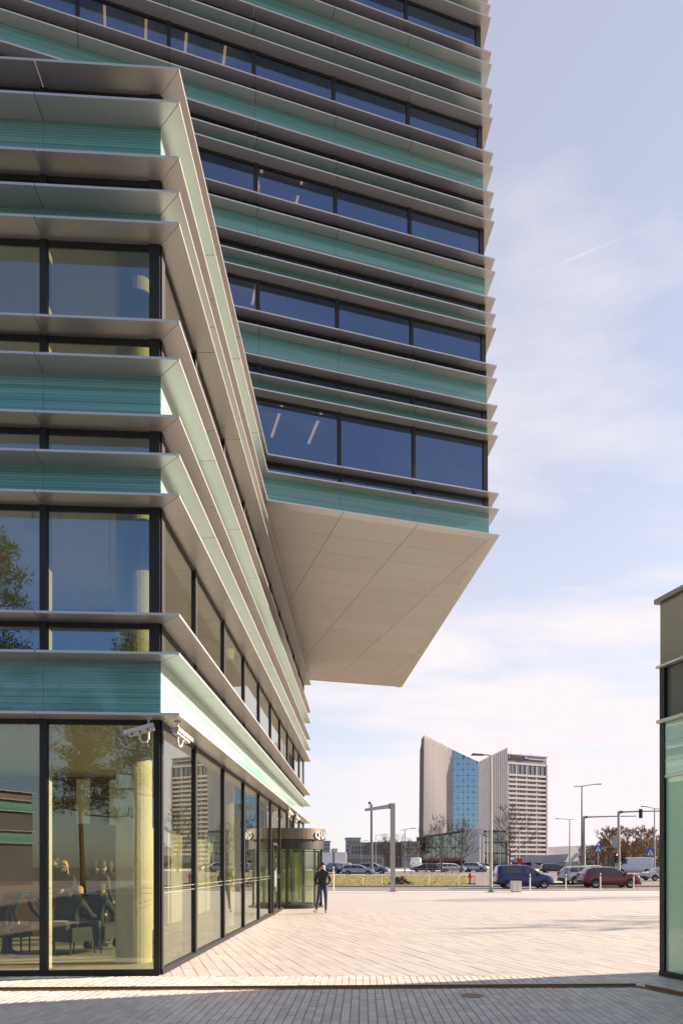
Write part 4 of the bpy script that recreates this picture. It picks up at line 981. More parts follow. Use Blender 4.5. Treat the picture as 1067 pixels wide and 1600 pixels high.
    if K['rw']: O('rear_window', cross_patch(K['rw'][0], K['rw'][1], -.014), M['cglass'], t, False)
    O('rear_bumper', MB().box(-Lh - .03, -Lh + .12, -W * .80, W * .80, .30, .52), M['trim'], t, False); O('front_bumper', MB().box(Lh - .14, Lh + .02, -W * .78, W * .78, .26, .48), M['trim'], t, False)
    O('number_plate', MB().box(-Lh - .042, -Lh - .028, -.26, .26, .62, .74), M['plate'], t, False)
    if logo:
        for k, (x, z, w_, h_) in enumerate(((-.9, 1.78, .5, .07), (-.75, 1.66, .62, .06), (-.2, 1.82, .3, .05), (-.55, 1.9, .5, .05))): O('logo_mark', MB().box(x, x + w_, -W - .012, -W - .004, z, z + h_), M['black'], t, False)
    return t
pg = 'cars parked beyond the verge'
make_car('van', 'small_van', paint('navy', (0.009, 0.017, 0.12)), 'dark blue small van standing on the road behind the litter bin', 'van', ((817 - CX) / F * 55.2, 55.2, -0.095), 0)
make_car('car', 'suv', paint('maroon', (0.15, 0.006, 0.014)), 'dark red car on the road right of the blue van', 'car', ((951 - CX) / F * 57.0, 57.0, -0.095), R(1.5), rails=True)
make_car('car', 'suv', paint('silver', (0.38, 0.39, 0.40), .6), 'silver car partly hidden behind the dark red car', 'car', tuple(G(913, 66, -0.11)), R(10), rails=True)
make_car('cargo_van', 'cargo', paint('white', (0.62, 0.62, 0.64), 0), 'white cargo van with dark lettering near the brown trees', 'van', tuple(G(991, 107, -0.1)), R(158), logo=True)
make_car('car', 'estate', paint('silver', (0.38, 0.39, 0.40), .6), 'silver estate car parked behind the grass, left of the portal pole', 'car', tuple(G(560, 100, -0.1)), R(-6), pg)
make_car('car', 'suv', paint('teal', (0.16, 0.24, 0.28), .4), 'grey blue car with its nose right of the silver estate car', 'car', tuple(G(583, 110, -0.1)), R(-14), pg)
make_car('car', 'suv', paint('plum', (0.035, 0.01, 0.016)), 'very dark red car left of the silver estate car', 'car', tuple(G(526, 112, -0.1)), R(-60), pg)
make_car('car', 'suv', paint('pale', (0.42, 0.41, 0.42), .4), 'pale car end-on behind the silver estate car', 'car', tuple(G(541, 112, -0.1)), R(-75), pg)
make_car('car', 'estate', paint('white', (0.62, 0.62, 0.64), 0), 'white car parked under the trees by the red awning', 'car', tuple(G(707, 121, -0.1)), R(0), pg)
make_car('car', 'estate', paint('dark', (0.03, 0.03, 0.035)), 'dark car beside the white car, under the trees', 'car', tuple(G(664, 123, -0.1)), R(180), pg)
make_car('car', 'suv', paint('pale', (0.42, 0.41, 0.42), .4), 'pale car parked before the curved tiled front', 'car', tuple(G(743, 122, -0.1)), R(-30), pg)
make_car('car', 'estate', paint('dark', (0.03, 0.03, 0.035)), 'dark car parked left of the tall plaza lamp', 'car', tuple(G(759, 124, -0.1)), R(0), pg)
make_car('van', 'cargo', paint('white', (0.62, 0.62, 0.64), 0), 'white van far off left of the twin-peaked tower', 'van', tuple(G(649, 150, -0.1)), R(90), pg)
make_car('car', 'estate', paint('white', (0.62, 0.62, 0.64), 0), 'white car whose roof shows just above the dark red car', 'car', tuple(G(934, 88, -0.1)), 0)
make_car('car', 'estate', paint('pale', (0.42, 0.41, 0.42), .4), 'pale car half hidden by the pavilion edge', 'car', tuple(G(1034, 76, -0.1)), R(190))
make_car('car', 'estate', paint('dark', (0.03, 0.03, 0.035)), 'dark car in front of the sweeping stone roof', 'car', tuple(G(866, 116, -0.1)), 0)
make_car('car', 'estate', paint('silver', (0.38, 0.39, 0.40), .6), 'silver car seen low between hydrant and red awning', 'car', tuple(G(686, 128, -0.1)), R(180), pg)
# lorry with box body
b = G(521, 132, -0.1); t = thing('lorry', 'white box lorry behind the parked cars beside the revolving door', 'lorry', tuple(b), R(-4)); wp = paint('white', (0.62, 0.62, 0.64), 0)
O('cargo_box', MB().box(-2.6, 2.4, -1.25, 1.25, 1.05, 3.45), wp, t, False); O('cab', MB().hexa([(-4.3, -1.1, .5), (-2.7, -1.1, .5), (-2.7, 1.1, .5), (-4.3, 1.1, .5)], [(-3.9, -1.0, 2.7), (-2.7, -1.05, 2.7), (-2.7, 1.05, 2.7), (-3.9, 1.0, 2.7)]), wp, t, False)
O('chassis', MB().box(-4.2, 2.4, -.5, .5, .55, 1.04), M['trim'], t, False); O('door_seam', MB().box(-.05, .3, -1.27, -1.251, 1.1, 3.4), M['galvd'], t, False)
for ax in (-3.4, .6, 1.6):
    for s in (-1, 1):
        wh = MB().lathe([(0, 0), (.46, 0), (.5, .04), (.5, .24), (0, .24)], (0, 0, 0), 16, closed=False); wh.xf(Matrix.Translation((ax, s * 1.2, .5)) @ Matrix.Rotation(R(90) * s, 4, 'X')); O('wheel', wh, M['tyre'], t, False)

# ------------------------------------------------------------------ bare trees
M['bark'] = mat('bark', (0.085, 0.06, 0.045), 0.9, 0, 0.3, 5); M['twig'] = mat('twigs', (0.24, 0.14, 0.085), 0.9, 0, 0.2, 2); M['twigd'] = mat('dark_twigs', (0.06, 0.045, 0.04), 0.9, 0, 0.2, 2)
def bare_tree(seed, h, trunk_h, spread, levels, kids, r0, twr=0.012):
    rr = random.Random(seed); tk = MB(); br = MB()
    lean_ = Vector((rr.uniform(-.03, .03), rr.uniform(-.03, .03), 1))
    pts = [lean_ * (h * .78 * k / 5) + Vector((rr.uniform(-.05, .05), rr.uniform(-.05, .05), 0)) * k for k in range(6)]; pts[0] = Vector((0, 0, 0))
    tk.tube(pts, [r0 * (1 - .85 * k / 5) for k in range(6)], 7)
    def grow(p, d, L, r, lv):
        m_ = p + d * L * .5 + Vector((rr.uniform(-1, 1), rr.uniform(-1, 1), rr.uniform(-.3, .8))) * L * .07; e = p + d * L + Vector((0, 0, L * .08))
        br.tube([p, m_, e], [r, r * .75, max(r * .45, twr * .5)], 4 if lv > 1 else 3, cap=False)
        if lv <= 0: return
        for k in range(kids):
            f = rr.uniform(.35, 1.0); q = p.lerp(m_, f * 2) if f < .5 else m_.lerp(e, f * 2 - 1)
            nd = (d + Vector((rr.uniform(-1, 1), rr.uniform(-1, 1), rr.uniform(-.35, .9))) * .75).normalized()
            grow(q, nd, L * rr.uniform(.48, .68), max(r * .5, twr), lv - 1)
    nb = 15
    for k in range(nb):
        f = trunk_h + (1 - trunk_h) * k / (nb - 1); z = f * h * .78; i = min(4, int(z / (h * .78) * 5)); p = pts[i].lerp(pts[i + 1], z / (h * .78) * 5 - i)
        a = k * 2.4 + rr.uniform(-.4, .4); up = .45 + .9 * (k / nb); d = Vector((math.cos(a), math.sin(a), up)).normalized()
        grow(p, d, h * spread * (1.05 - .55 * k / nb) * rr.uniform(.8, 1.1), r0 * .34 * (1.1 - .6 * k / nb), levels)
    return tk, br
TP = []
for sd, sp_ in ((1, .30), (2, .26), (5, .34)):
    tk, br = bare_tree(sd, 8.5, .30, sp_, 3, 4, .16); TP.append((tk.mesh('trunk', M['bark']), br.mesh('crown', M['twigd'])))
TB = []
for sd, sp_ in ((11, .30), (12, .26), (14, .24)):
    tk, br = bare_tree(sd, 10.5, .18, sp_, 3, 5, .20, .035); TB.append((tk.mesh('trunk', M['bark']), br.mesh('crown', M['twig'])))
def tree(name, me, loc, rz, s, label, group):
    t = thing(name, label, 'tree', tuple(loc), rz, group); t.scale = (s[0], s[0], s[1])
    link('trunk', me[0], t); link('crown', me[1], t); return t
gA = 'young bare street trees before the far towers'
for x, Y, k, s, lb in ((666, 118, 0, .85, 'slim bare tree at the left corner of the tiled tower podium'), (690, 112, 2, 1.0, 'bare tree before the podium, behind the left peak lamp'), (720, 112, 1, 1.05, 'bare tree between podium glass and curved tiles'), (797, 108, 2, 1.15, 'bare tree right above the roof of the blue van'),
                       (600, 160, 1, .95, 'bare sapling before the brick building, leftmost of four'), (611, 165, 0, .9, 'bare sapling right behind the portal pole'), (622, 158, 2, .85, 'bare sapling just right of the portal pole'), (641, 160, 1, .85, 'bare sapling close to the left side of the twin-peaked tower')):
    tree('bare_tree', TP[k], G(x, Y), k * 1.3 + x, (s, s), lb, gA)
gB = 'brown bare trees at the right end of the street'
rb = random.Random(21)
names = ['leftmost', 'second', 'third', 'fourth', 'fifth', 'sixth', 'seventh', 'eighth', 'ninth', 'tenth', 'eleventh', 'twelfth']
for i in range(12):
    x = 922 + 9.6 * i + rb.uniform(-2, 2); Y = 175 + rb.uniform(-15, 45); s = rb.uniform(.75, .95) * (0.72 if i < 2 else 1.0)
    tree('brown_tree', TB[i % 3], G(x, Y), rb.uniform(0, 6), (s * 1.2, s), names[i] + ' from the left of the brown leafless trees behind the white cargo van', gB)
gC = 'brown bare trees right of the pavilion edge'
# hedge-like thicket low under them
th = MB(); rt = random.Random(8)
for k in range(9000):
    x = rt.uniform(905, 1075); Y = rt.uniform(170, 215); c = G(x, Y); z = rt.random() ** 1.5 * 5.5; a = rt.uniform(0, 6.28); l = rt.uniform(.3, .8)
    th.face([(c.x, c.y, c.z + z), (c.x + math.cos(a) * l, c.y + math.sin(a) * l, c.z + z + rt.uniform(.1, .7)), (c.x + rt.uniform(-.15, .15), c.y, c.z + z + .22)])
o = stuff(O('thicket', th, mat('thicket_brown', (0.13, 0.085, 0.055), 0.9))); tag(o, 'dark brown thicket under the trees behind the white cargo van', 'bushes')

for i, (x, y, s) in enumerate(((27, 24.5, 1.15), (24, 38.5, 1.1))):
    tree('bare_tree', TP[i], (x, y, -0.003), 1.0 * i, (s, s), ('nearer', 'farther')[i] + ' bare tree beyond the right picture edge shading the plaza', 'bare trees beside the plaza')
# ------------------------------------------------------------------ revolving door
M['bronze'] = mat('bronze_metal', (0.19, 0.16, 0.13), 0.38, 0.6, 0.08, 2); M['dmetal'] = mat('dark_metal', (0.045, 0.04, 0.038), 0.45, 0.4)
RC = Vector((-2.0, 28.4)); RR_ = 1.26
rv = thing('revolving_door', 'glass revolving door drum with a bronze canopy and white letters on the side facade', 'revolving door', (RC.x, RC.y, 0))
c0 = (0, 0, 0)
O('canopy_lower', MB().lathe([(0, 2.32), (RR_ + .02, 2.32), (RR_ + .02, 2.70), (0, 2.70)], c0, 48, closed=False), M['dmetal'], rv, False)
O('canopy_upper', MB().lathe([(0, 2.702), (RR_ + .10, 2.702), (RR_ + .10, 3.12), (0, 3.12)], c0, 48, closed=False), M['bronze'], rv, False)
O('floor_ring', MB().lathe([(0, 0), (RR_ + .03, 0), (RR_ + .03, .05), (0, .05)], c0, 48, closed=False), M['dmetal'], rv, False)
for a0, a1 in ((-150, -95), (-95, -40), (20, 70), (70, 120), (130, 200)):
    O('curved_pane', MB().lathe([(RR_ - .03, .10), (RR_ - .015, .10), (RR_ - .015, 2.30), (RR_ - .03, 2.30)], c0, 12, R(a0 + 2), R(a1 - 2)), M['clear'], rv, False)
    O('bottom_rail', MB().lathe([(RR_ - .06, .052), (RR_ + .01, .052), (RR_ + .01, .14), (RR_ - .06, .14)], c0, 12, R(a0), R(a1)), M['dmetal'], rv, False)
for a in (-150, -95, -40, 20, 70, 120):
    x, y = math.cos(R(a)) * (RR_ - .02), math.sin(R(a)) * (RR_ - .02); O('jamb', MB().box(x - .045, x + .045, y - .045, y + .045, .05, 2.32), M['dmetal'] if a != -40 else M['bronze'], rv, False)
for k in range(4):
    a = R(25 + 90 * k); d = Vector((math.cos(a), math.sin(a))); n = Vector((-d.y, d.x)) * .012
    p, q = d * .10, d * (RR_ - .12)
    O('wing', MB().prism([tuple(p - n), tuple(q - n), tuple(q + n), tuple(p + n)], .16, 2.22), M['clear'], rv, False)
    O('wing_frame', MB().prism([tuple(q - n * 2.5), tuple(q + d * .06 - n * 2.5), tuple(q + d * .06 + n * 2.5), tuple(q + n * 2.5)], .08, 2.28).prism([tuple(p - n * 2.4), tuple(q - n * 2.4), tuple(q + n * 2.4), tuple(p + n * 2.4)], .08, .16).prism([tuple(p - n * 2.4), tuple(q - n * 2.4), tuple(q + n * 2.4), tuple(p + n * 2.4)], 2.22, 2.28), M['dmetal'], rv, False)
O('centre_post', MB().tube([(0, 0, .05), (0, 0, 2.32)], .05, 10), M['dmetal'], rv, False)
for i, ch in enumerate('QUADRUM'):
    a = R(-40 + 14 * i); r_ = RR_ + .13
    letters(ch, .37, M['white'], 'letter', rv, (RC.x + math.cos(a) * r_, RC.y + math.sin(a) * r_, 2.74), (R(90), 0, a + R(90)), .02, 'CENTER')
# leaf door next to it with a notice
dp = PC + UR * 13.0; sd_ = thing('side_door', 'black framed glass leaf door with a pale notice beside the revolving door', 'door', (dp.x, dp.y, 0))
def dq(s0, s1, off, th, z0, z1, nm, mt): return quad_panel(PC + UR * s0, PC + UR * s1, NR, off, th, z0, z1, nm, mt, 0, 0, sd_)
for s0, s1 in ((12.94, 13.04), (14.0, 14.1)): dq(s0, s1, .075, .05, .08, 2.45, 'stile', M['black'])
dq(13.04, 14.0, .075, .05, 2.36, 2.45, 'top_rail', M['black']); dq(13.04, 14.0, .075, .05, .08, .2, 'bottom_rail', M['black']); dq(13.04, 14.0, .06, .01, .2, 2.36, 'pane', M['glassr']); dq(13.4, 13.75, .085, .012, .95, 1.5, 'notice', M['white']); dq(13.14, 13.17, .16, .03, .8, 1.6, 'handle', M['alu'])
# safety dots on the ground floor panes
M['dots'] = mat('frosted_dots', (0.42, 0.42, 0.38), 0.6)
def dots(base, u, n, s0, s1, z):
    mb = MB(); s = s0 + .08
    while s < s1 - .08:
        p = base + u * s + n * .006; q = base + u * (s + .015) + n * .006; mb.face([(p.x, p.y, z), (q.x, q.y, z), (q.x, q.y, z + .014), (p.x, p.y, z + .014)]); s += .036
    O('safety_dots', mb, M['dots'], BLD)
for z in (1.23, 1.31):
    for a, b in zip(fs[:4], fs[1:]): dots(PC, UF, NF, a, b, z)
    for a, b in zip(rs[:6], rs[1:]): dots(PC, UR, NR, a, b, z)

# ------------------------------------------------------------------ security cameras under the corner fin
M['camw'] = mat('camera_housing', (0.62, 0.58, 0.55), 0.4, 0.1)
def cctv(loc, head, tilt, label, L=.40):
    t = thing('security_camera', label, 'camera', tuple(loc), 0, 'security cameras under the corner')
    d = Vector((math.cos(head) * math.cos(tilt), math.sin(head) * math.cos(tilt), math.sin(tilt)))
    O('ceiling_plate', MB().lathe([(0, -.025), (.05, -.025), (.05, 0), (0, 0)], c0, 14, closed=False), M['camw'], t, False)
    j = Vector((-d.x, -d.y, 0)).normalized() * .0
    O('bracket', MB().tube([(0, 0, -.02), (0, 0, -.32), (d.x * .03, d.y * .03, -.37), (d.x * .09, d.y * .09, -.375), (d.x * .13, d.y * .13, -.33), (d.x * .135, d.y * .135, -.28)], .017, 8), M['camw'], t, False)
    cen = Vector((d.x * .12, d.y * .12, -.20)); q = d.to_track_quat('X', 'Z').to_matrix().to_4x4(); Mx = Matrix.Translation(cen) @ q
    hs = O('housing', MB().hexa([(-L * .5, -.045, -.05), (L * .46, -.045, -.05), (L * .46, .045, -.05), (-L * .5, .045, -.05)], [(-L * .5, -.055, .03), (L * .46, -.055, .03), (L * .46, .055, .03), (-L * .5, .055, .03)]).xf(Mx), M['camw'], t, False)
    O('sun_shield', MB().box(-L * .52, L * .60, -.066, .066, .036, .05).box(-L * .52, L * .60, -.068, -.060, -.005, .036).box(-L * .52, L * .60, .060, .068, -.005, .036).xf(Mx), M['camw'], t, False)
    O('front_glass', MB().box(L * .461, L * .468, -.038, .038, -.042, .022).xf(Mx), M['black'], hs, False)
    for k in range(3):
        for s in (-1, 1): O('clip', MB().hexa([(-.13 + .12 * k, s * .0685, -.045), (-.09 + .12 * k, s * .0685, -.045), (-.11 + .12 * k, s * .0685, -.01)], [(-.13 + .12 * k, s * .0695, -.045), (-.09 + .12 * k, s * .0695, -.045), (-.11 + .12 * k, s * .0695, -.01)]).xf(Mx), M['dmetal'], hs, False)
    O('joint', MB().box(.07, .16, -.03, .03, -.30, -.24) if False else MB().tube([tuple(Vector((d.x * .135, d.y * .135, -.285))), tuple(Vector((d.x * .135, d.y * .135, -.24)))], .03, 8), M['camw'], t, False)
cctv((-2.86, 10.44, F13 - .001), R(188), R(-17), 'security camera hanging at the glass corner, pointing left along the front')
cctv((-2.50, 10.75, F13 - .001), R(72), R(-14), 'security camera hanging at the glass corner, pointing along the side facade')
for k, (s, dz) in enumerate(((15.6, 0), (18.5, 0))):
    p = PC + UR * s + NR * .3; cctv((p.x, p.y, F13 - .001), R(70), R(-25), 'small security camera above the revolving door canopy, ' + ('nearer' if k == 0 else 'farther') + ' one', .34)

# ------------------------------------------------------------------ people
M['skin'] = mat('skin', (0.55, 0.34, 0.25), 0.55, 0, 0.05); M['hairb'] = mat('dark_hair', (0.02, 0.014, 0.01), 0.6); M['hairy'] = mat('blonde_hair', (0.42, 0.27, 0.09), 0.5)
M['jeans'] = mat('jeans', (0.045, 0.065, 0.125), 0.85, 0, 0.4, 9); M['tan'] = mat('tan_boot', (0.34, 0.18, 0.06), 0.7); M['cblack'] = mat('black_cloth', (0.014, 0.014, 0.016), 0.75, 0, 0.2, 20); M['cblue'] = mat('navy_cloth', (0.014, 0.02, 0.032), 0.8); M['olive'] = mat('olive_coat', (0.06, 0.06, 0.035), 0.8); M['greyc'] = mat('grey_cloth', (0.03, 0.03, 0.032), 0.85)
def puffer():
    m = NT('quilted_jacket'); p = m.obj(); s3 = m.n('ShaderNodeSeparateXYZ', {0: p}); wv = m.math('ABSOLUTE', m.math('SINE', m.math('MULTIPLY', s3.outputs[2], 42.0)))
    bn = m.n('ShaderNodeBump', {'Strength': 1.0, 'Distance': 0.03, 'Height': wv}); b = m.bsdf(Base_Color=(0.02, 0.02, 0.022, 1), Roughness=0.32); m.t.links.new(bn.outputs[0], b.inputs['Normal']); return m.done(b.outputs[0])
M['puffer'] = puffer()
def person(label, loc, rz, J, top, legs, shoe, hair=None, hairlong=False, bulk=1.0, hat=False, fingers=()):
    """J: joint name -> position. One skinned body, coloured by region, hair as a child."""
    t = thing('person', label, 'person', tuple(loc), rz)
    names = ['pelvis', 'spine', 'chest', 'neck', 'jaw', 'skull', 'crown', 'nose', 'lhip', 'lknee', 'lank', 'lheel', 'ltoe', 'rhip', 'rknee', 'rank', 'rheel', 'rtoe', 'lsh', 'lelb', 'lwr', 'lhand', 'rsh', 'relb', 'rwr', 'rhand']
    J = dict(J); up = (Vector(J['crown']) - Vector(J['neck'])).normalized(); fw = Vector(J.get('face', (0, -1, 0))).normalized()
    nk = Vector(J['neck']); J['jaw'] = nk + up * .085 + fw * .025; J['skull'] = nk + up * .165 + fw * .02; J['crown'] = nk + up * .225 + fw * .012; J['nose'] = nk + up * .135 + fw * .115
    for s in 'lr':
        a = Vector(J[s + 'ank']); J.setdefault(s + 'heel', a + Vector((0, .05, -.055)))
        wv_, e_ = Vector(J[s + 'wr']), Vector(J[s + 'elb']); J.setdefault(s + 'hand', wv_ + (wv_ - e_).normalized() * .10)
    rad = dict(pelvis=.145, spine=.135, chest=.155, neck=.06, jaw=.068, skull=.092, crown=.062, nose=.018, hip=.095, knee=.062, ank=.046, heel=.042, toe=.038, sh=.075, elb=.052, wr=.036, hand=.036)
    edges = [('pelvis', 'spine'), ('spine', 'chest'), ('chest', 'neck'), ('neck', 'jaw'), ('jaw', 'skull'), ('skull', 'crown'), ('jaw', 'nose')]
    for s in 'lr': edges += [('pelvis', s + 'hip'), (s + 'hip', s + 'knee'), (s + 'knee', s + 'ank'), (s + 'ank', s + 'heel'), (s + 'ank', s + 'toe'), ('chest', s + 'sh'), (s + 'sh', s + 'elb'), (s + 'elb', s + 'wr'), (s + 'wr', s + 'hand')]
    vs = [Vector(J[n]) for n in names]; rds = []
    for n in names:
        r_ = rad[n] if n in rad else rad[n[1:]]
        if n in ('pelvis', 'spine', 'chest') or n[1:] in ('sh', 'elb'): r_ *= bulk
        rds.append(r_)
    es = [(names.index(a), names.index(b)) for a, b in edges]
    for s in fingers:
        h0 = Vector(J[s + 'hand']); d = (h0 - Vector(J[s + 'wr'])).normalized(); side = d.cross(Vector((0, 0, 1))).normalized()
        for k in range(4):
            b0 = h0 + side * (.024 * (k - 1.5)) + d * .02; L = (.06, .075, .07, .052)[k]
            i = len(vs); vs += [b0, b0 + d * L * .55 + Vector((0, 0, -.008)), b0 + d * L + Vector((0, 0, -.03))]; rds += [.0095, .009, .008]; es += [(names.index(s + 'hand'), i), (i, i + 1), (i + 1, i + 2)]
        i = len(vs); b0 = h0 - d * .03 + side * .04; vs += [b0, b0 + side * .02 + d * .04]; rds += [.011, .009]; es += [(names.index(s + 'hand'), i), (i, i + 1)]
    me = bpy.data.meshes.new('skeleton'); me.from_pydata([tuple(v) for v in vs], es, [])
    ob = bpy.data.objects.new('skeleton', me); COL.objects.link(ob)
    sk = ob.modifiers.new('s', 'SKIN'); sk.use_smooth_shade = True; sk.branch_smoothing = .3
    for i, r_ in enumerate(rds): me.skin_vertices[0].data[i].radius = (r_, r_); me.skin_vertices[0].data[i].use_root = (i == 0)
    # torso is wider than deep
    for n in ('pelvis', 'spine', 'chest'): i = names.index(n); me.skin_vertices[0].data[i].radius = (rds[i] * 1.12, rds[i] * .86)
    ob.modifiers.new('sub', 'SUBSURF').levels = 2
    dg = bpy.context.evaluated_depsgraph_get(); out = bpy.data.meshes.new_from_object(ob.evaluated_get(dg)); bpy.data.objects.remove(ob)
    out.materials.clear()
    for m_ in (top, legs, shoe, M['skin']): out.materials.append(m_)
    reg = []
    for a, b in es:
        na = names[a] if a < len(names) else 'lhand'; nb = names[b] if b < len(names) else 'lhand'
        if nb in ('jaw', 'skull', 'crown', 'nose') or nb[1:] == 'hand' or na[1:] == 'hand': g = 3
        elif nb[1:] in ('toe', 'heel'): g = 2
        elif nb[1:] in ('hip', 'knee', 'ank'): g = 1 if nb[1:] != 'hip' else 1
        else: g = 0
        reg.append((vs[a], vs[b], g, (rds[a] + rds[b]) / 2))
    for p in out.polygons:
        c = p.center; best = (9, 0)
        for a, b, g, r_ in reg:
            d = b - a; tt = max(0, min(1, (c - a).dot(d) / max(d.length_squared, 1e-9))); dist = (c - a - d * tt).length - r_
            if dist < best[0]: best = (dist, g)
        p.material_index = best[1]; p.use_smooth = True
    o = link('body', out, t)
    cr = Vector(J['skull'])
    if hair:
        mb = MB(); n, m_ = 14, 7
        xa = fw.cross(up).normalized()
        for j in range(m_):
            for i in range(n):
                q = []
                for jj, ii in ((j, i), (j, i + 1), (j + 1, i + 1), (j + 1, i)):
                    a = 2 * math.pi * ii / n; th_ = (jj / m_) * R(100 if math.cos(a) > .25 else 128); fr_ = math.cos(a)
                    th_ *= (1.0 - .52 * max(0, fr_)) + (.45 if hairlong and fr_ < .2 else 0) * (jj / m_)
                    rr_ = .112 if not hat else .118
                    z = math.cos(th_) * rr_ * 1.05; r2 = math.sin(min(th_, R(95))) * rr_
                    if hairlong and jj == m_ and fr_ < .3: z -= .17
                    q.append(cr + up * (z + .012) + fw * (math.cos(a) * r2 - .01) + xa * math.sin(a) * r2 * .92)
                mb.face(q)
        O('hair', mb, hair, t, False, smooth=True)
    return t
def stand(**k):
    J = dict(pelvis=(0, 0, .96), spine=(0, 0, 1.13), chest=(0, 0, 1.33), neck=(0, -.01, 1.49), crown=(0, -.01, 1.7), lhip=(.10, 0, .88), lknee=(.105, -.02, .50), lank=(.11, .01, .095), ltoe=(.125, -.15, .04), rhip=(-.10, 0, .88), rknee=(-.105, -.02, .50), rank=(-.11, .01, .095), rtoe=(-.125, -.15, .04),
             lsh=(.185, 0, 1.405), lelb=(.26, .03, 1.14), lwr=(.25, -.08, .92), rsh=(-.185, 0, 1.405), relb=(-.26, .03, 1.14), rwr=(-.25, -.08, .92))
    J.update(k); return J
# walking man outside: hands in pockets, right foot forward with raised toe
person('man walking from the revolving door in black quilted jacket, blue jeans and tan boots', (-.655, 24.4, 0.0), R(-4),
       stand(rhip=(-.095, -.01, .90), rknee=(-.14, -.12, .51), rank=(-.19, -.21, .10), rheel=(-.20, -.17, .045), rtoe=(-.27, -.35, .11), lknee=(.11, .02, .50), lank=(.105, .10, .10), ltoe=(.12, -.06, .04), lelb=(.265, .08, 1.15), lwr=(.19, -.09, 1.01), lhand=(.135, -.12, .96), relb=(-.265, .08, 1.15), rwr=(-.19, -.09, 1.01), rhand=(-.135, -.12, .96), crown=(0, -.04, 1.70), face=(.55, -1, -.1)),
       M['puffer'], M['jeans'], M['tan'], M['hairb'], bulk=1.14)
# people in the hall
Xh = lambda x, Y: (x - CX) / F * Y
person('man in dark clothes bending over the low table at the left window', (Xh(14, 12.7), 12.7, .004), R(90),
       stand(pelvis=(0, .12, .95), spine=(0, -.02, 1.10), chest=(0, -.22, 1.16), neck=(0, -.40, 1.13), crown=(0, -.60, 1.05), face=(0, -.3, -1), lhip=(.1, .12, .87), lknee=(.11, .03, .48), lank=(.12, .06, .095), ltoe=(.13, -.13, .04), rhip=(-.1, .12, .87), rknee=(-.11, .0, .48), rank=(-.12, .03, .095), rtoe=(-.13, -.16, .04),
             lsh=(.17, -.28, 1.14), lelb=(.2, -.34, .86), lwr=(.12, -.52, .70), rsh=(-.17, -.28, 1.14), relb=(-.22, -.18, .86), rwr=(-.12, -.20, .68)), M['cblue'], M['greyc'], M['cblack'], M['hairb'], fingers=('l',))
person('blonde woman in black standing behind the seated people', (Xh(100, 15.6), 15.6, .004), R(10), stand(crown=(0, -.04, 1.69), face=(-.1, -1, -.35), lelb=(.22, -.06, 1.16), lwr=(.05, -.24, 1.12), relb=(-.22, -.06, 1.16), rwr=(-.05, -.24, 1.1)), M['cblack'], M['cblack'], M['cblack'], M['hairy'], True)
person('dark haired man in black behind the blonde woman', (Xh(86, 16.8), 16.8, .004), R(-20), stand(crown=(0, -.01, 1.82), neck=(0, 0, 1.62), pelvis=(0, 0, 1.02), spine=(0, 0, 1.2), chest=(0, 0, 1.44), lsh=(.19, 0, 1.52), rsh=(-.19, 0, 1.52)), M['cblack'], M['cblack'], M['cblack'], M['hairb'])
person('person in black cap, left of the three standing by the column', (Xh(147, 16.0), 16.0, .004), R(160), stand(), M['cblack'], M['cblack'], M['cblack'], M['hairb'], hat=True)
person('person in olive coat with back turned, middle of the three by the column', (Xh(158, 15.2), 15.2, .004), R(150), stand(), M['olive'], M['greyc'], M['cblack'], M['hairb'])
person('person in black, right of the three standing by the column', (Xh(170, 16.2), 16.2, .004), R(200), stand(), M['cblack'], M['cblack'], M['cblack'], M['hairb'])
def sit(**k):
    J = dict(pelvis=(0, .05, .50), spine=(0, .03, .68), chest=(0, -.04, .90), neck=(0, -.10, 1.06), crown=(0, -.14, 1.26), lhip=(.11, -.02, .47), lknee=(.14, -.46, .50), lank=(.14, -.44, .10), ltoe=(.15, -.60, .04), rhip=(-.11, -.02, .47), rknee=(-.14, -.46, .50), rank=(-.14, -.44, .10), rtoe=(-.15, -.60, .04), lsh=(.2, -.05, .97), lelb=(.26, -.2, .72), lwr=(.14, -.42, .68), rsh=(-.2, -.05, .97), relb=(-.26, -.2, .72), rwr=(-.14, -.42, .68)); J.update(k); return J
person('bald man in dark grey jacket seated with his back to the window', (Xh(113, 13.2), 13.2, .004), R(150), sit(), M['greyc'], M['cblack'], M['cblack'], None, bulk=1.2)
person('person in navy padded jacket seated nearest the column', (Xh(150, 13.6), 13.6, .004), R(165), sit(), M['cblue'], M['cblack'], M['cblack'], M['hairb'], bulk=1.22)
# furniture
M['fab'] = mat('armchair_fabric', (0.045, 0.052, 0.06), 0.9, 0, 0.1, 30)
def armchair(x, Y, rz, label):
    t = thing('armchair', label, 'armchair', (Xh(x, Y), Y, .004), rz, 'lounge chairs in the hall')
    O('seat', MB().hexa([(-.33, -.35, .28), (.33, -.35, .28), (.33, .30, .28), (-.33, .30, .28)], [(-.32, -.36, .44), (.32, -.36, .44), (.32, .30, .41), (-.32, .30, .41)]), M['fab'], t, False)
    O('backrest', MB().hexa([(-.36, .28, .26), (.36, .28, .26), (.36, .38, .26), (-.36, .38, .26)], [(-.34, .34, .62), (.34, .34, .62), (.34, .43, .62), (-.34, .43, .62)]), M['fab'], t, False)
    for s in (-1, 1):
        O('armrest', MB().box(*sorted((s * .34, s * .42)), -.33,   .34, .26, .52), M['fab'], t, False)
        for yy in (-.28, .28): O('leg', MB().tube([(s * .30, yy, 0), (s * .28, yy * .95, .28)], [.013, .018], 6), M['dmetal'], t, False)
    return t
armchair(150, 13.6, R(165), 'grey armchair with its back to the window beside the column'); armchair(113, 13.2, R(150), 'grey armchair under the bald seated man')
t = thing('coffee_table', 'low table between the bending man and the seated people', 'table', (Xh(84, 13.0), 13.0, .004))
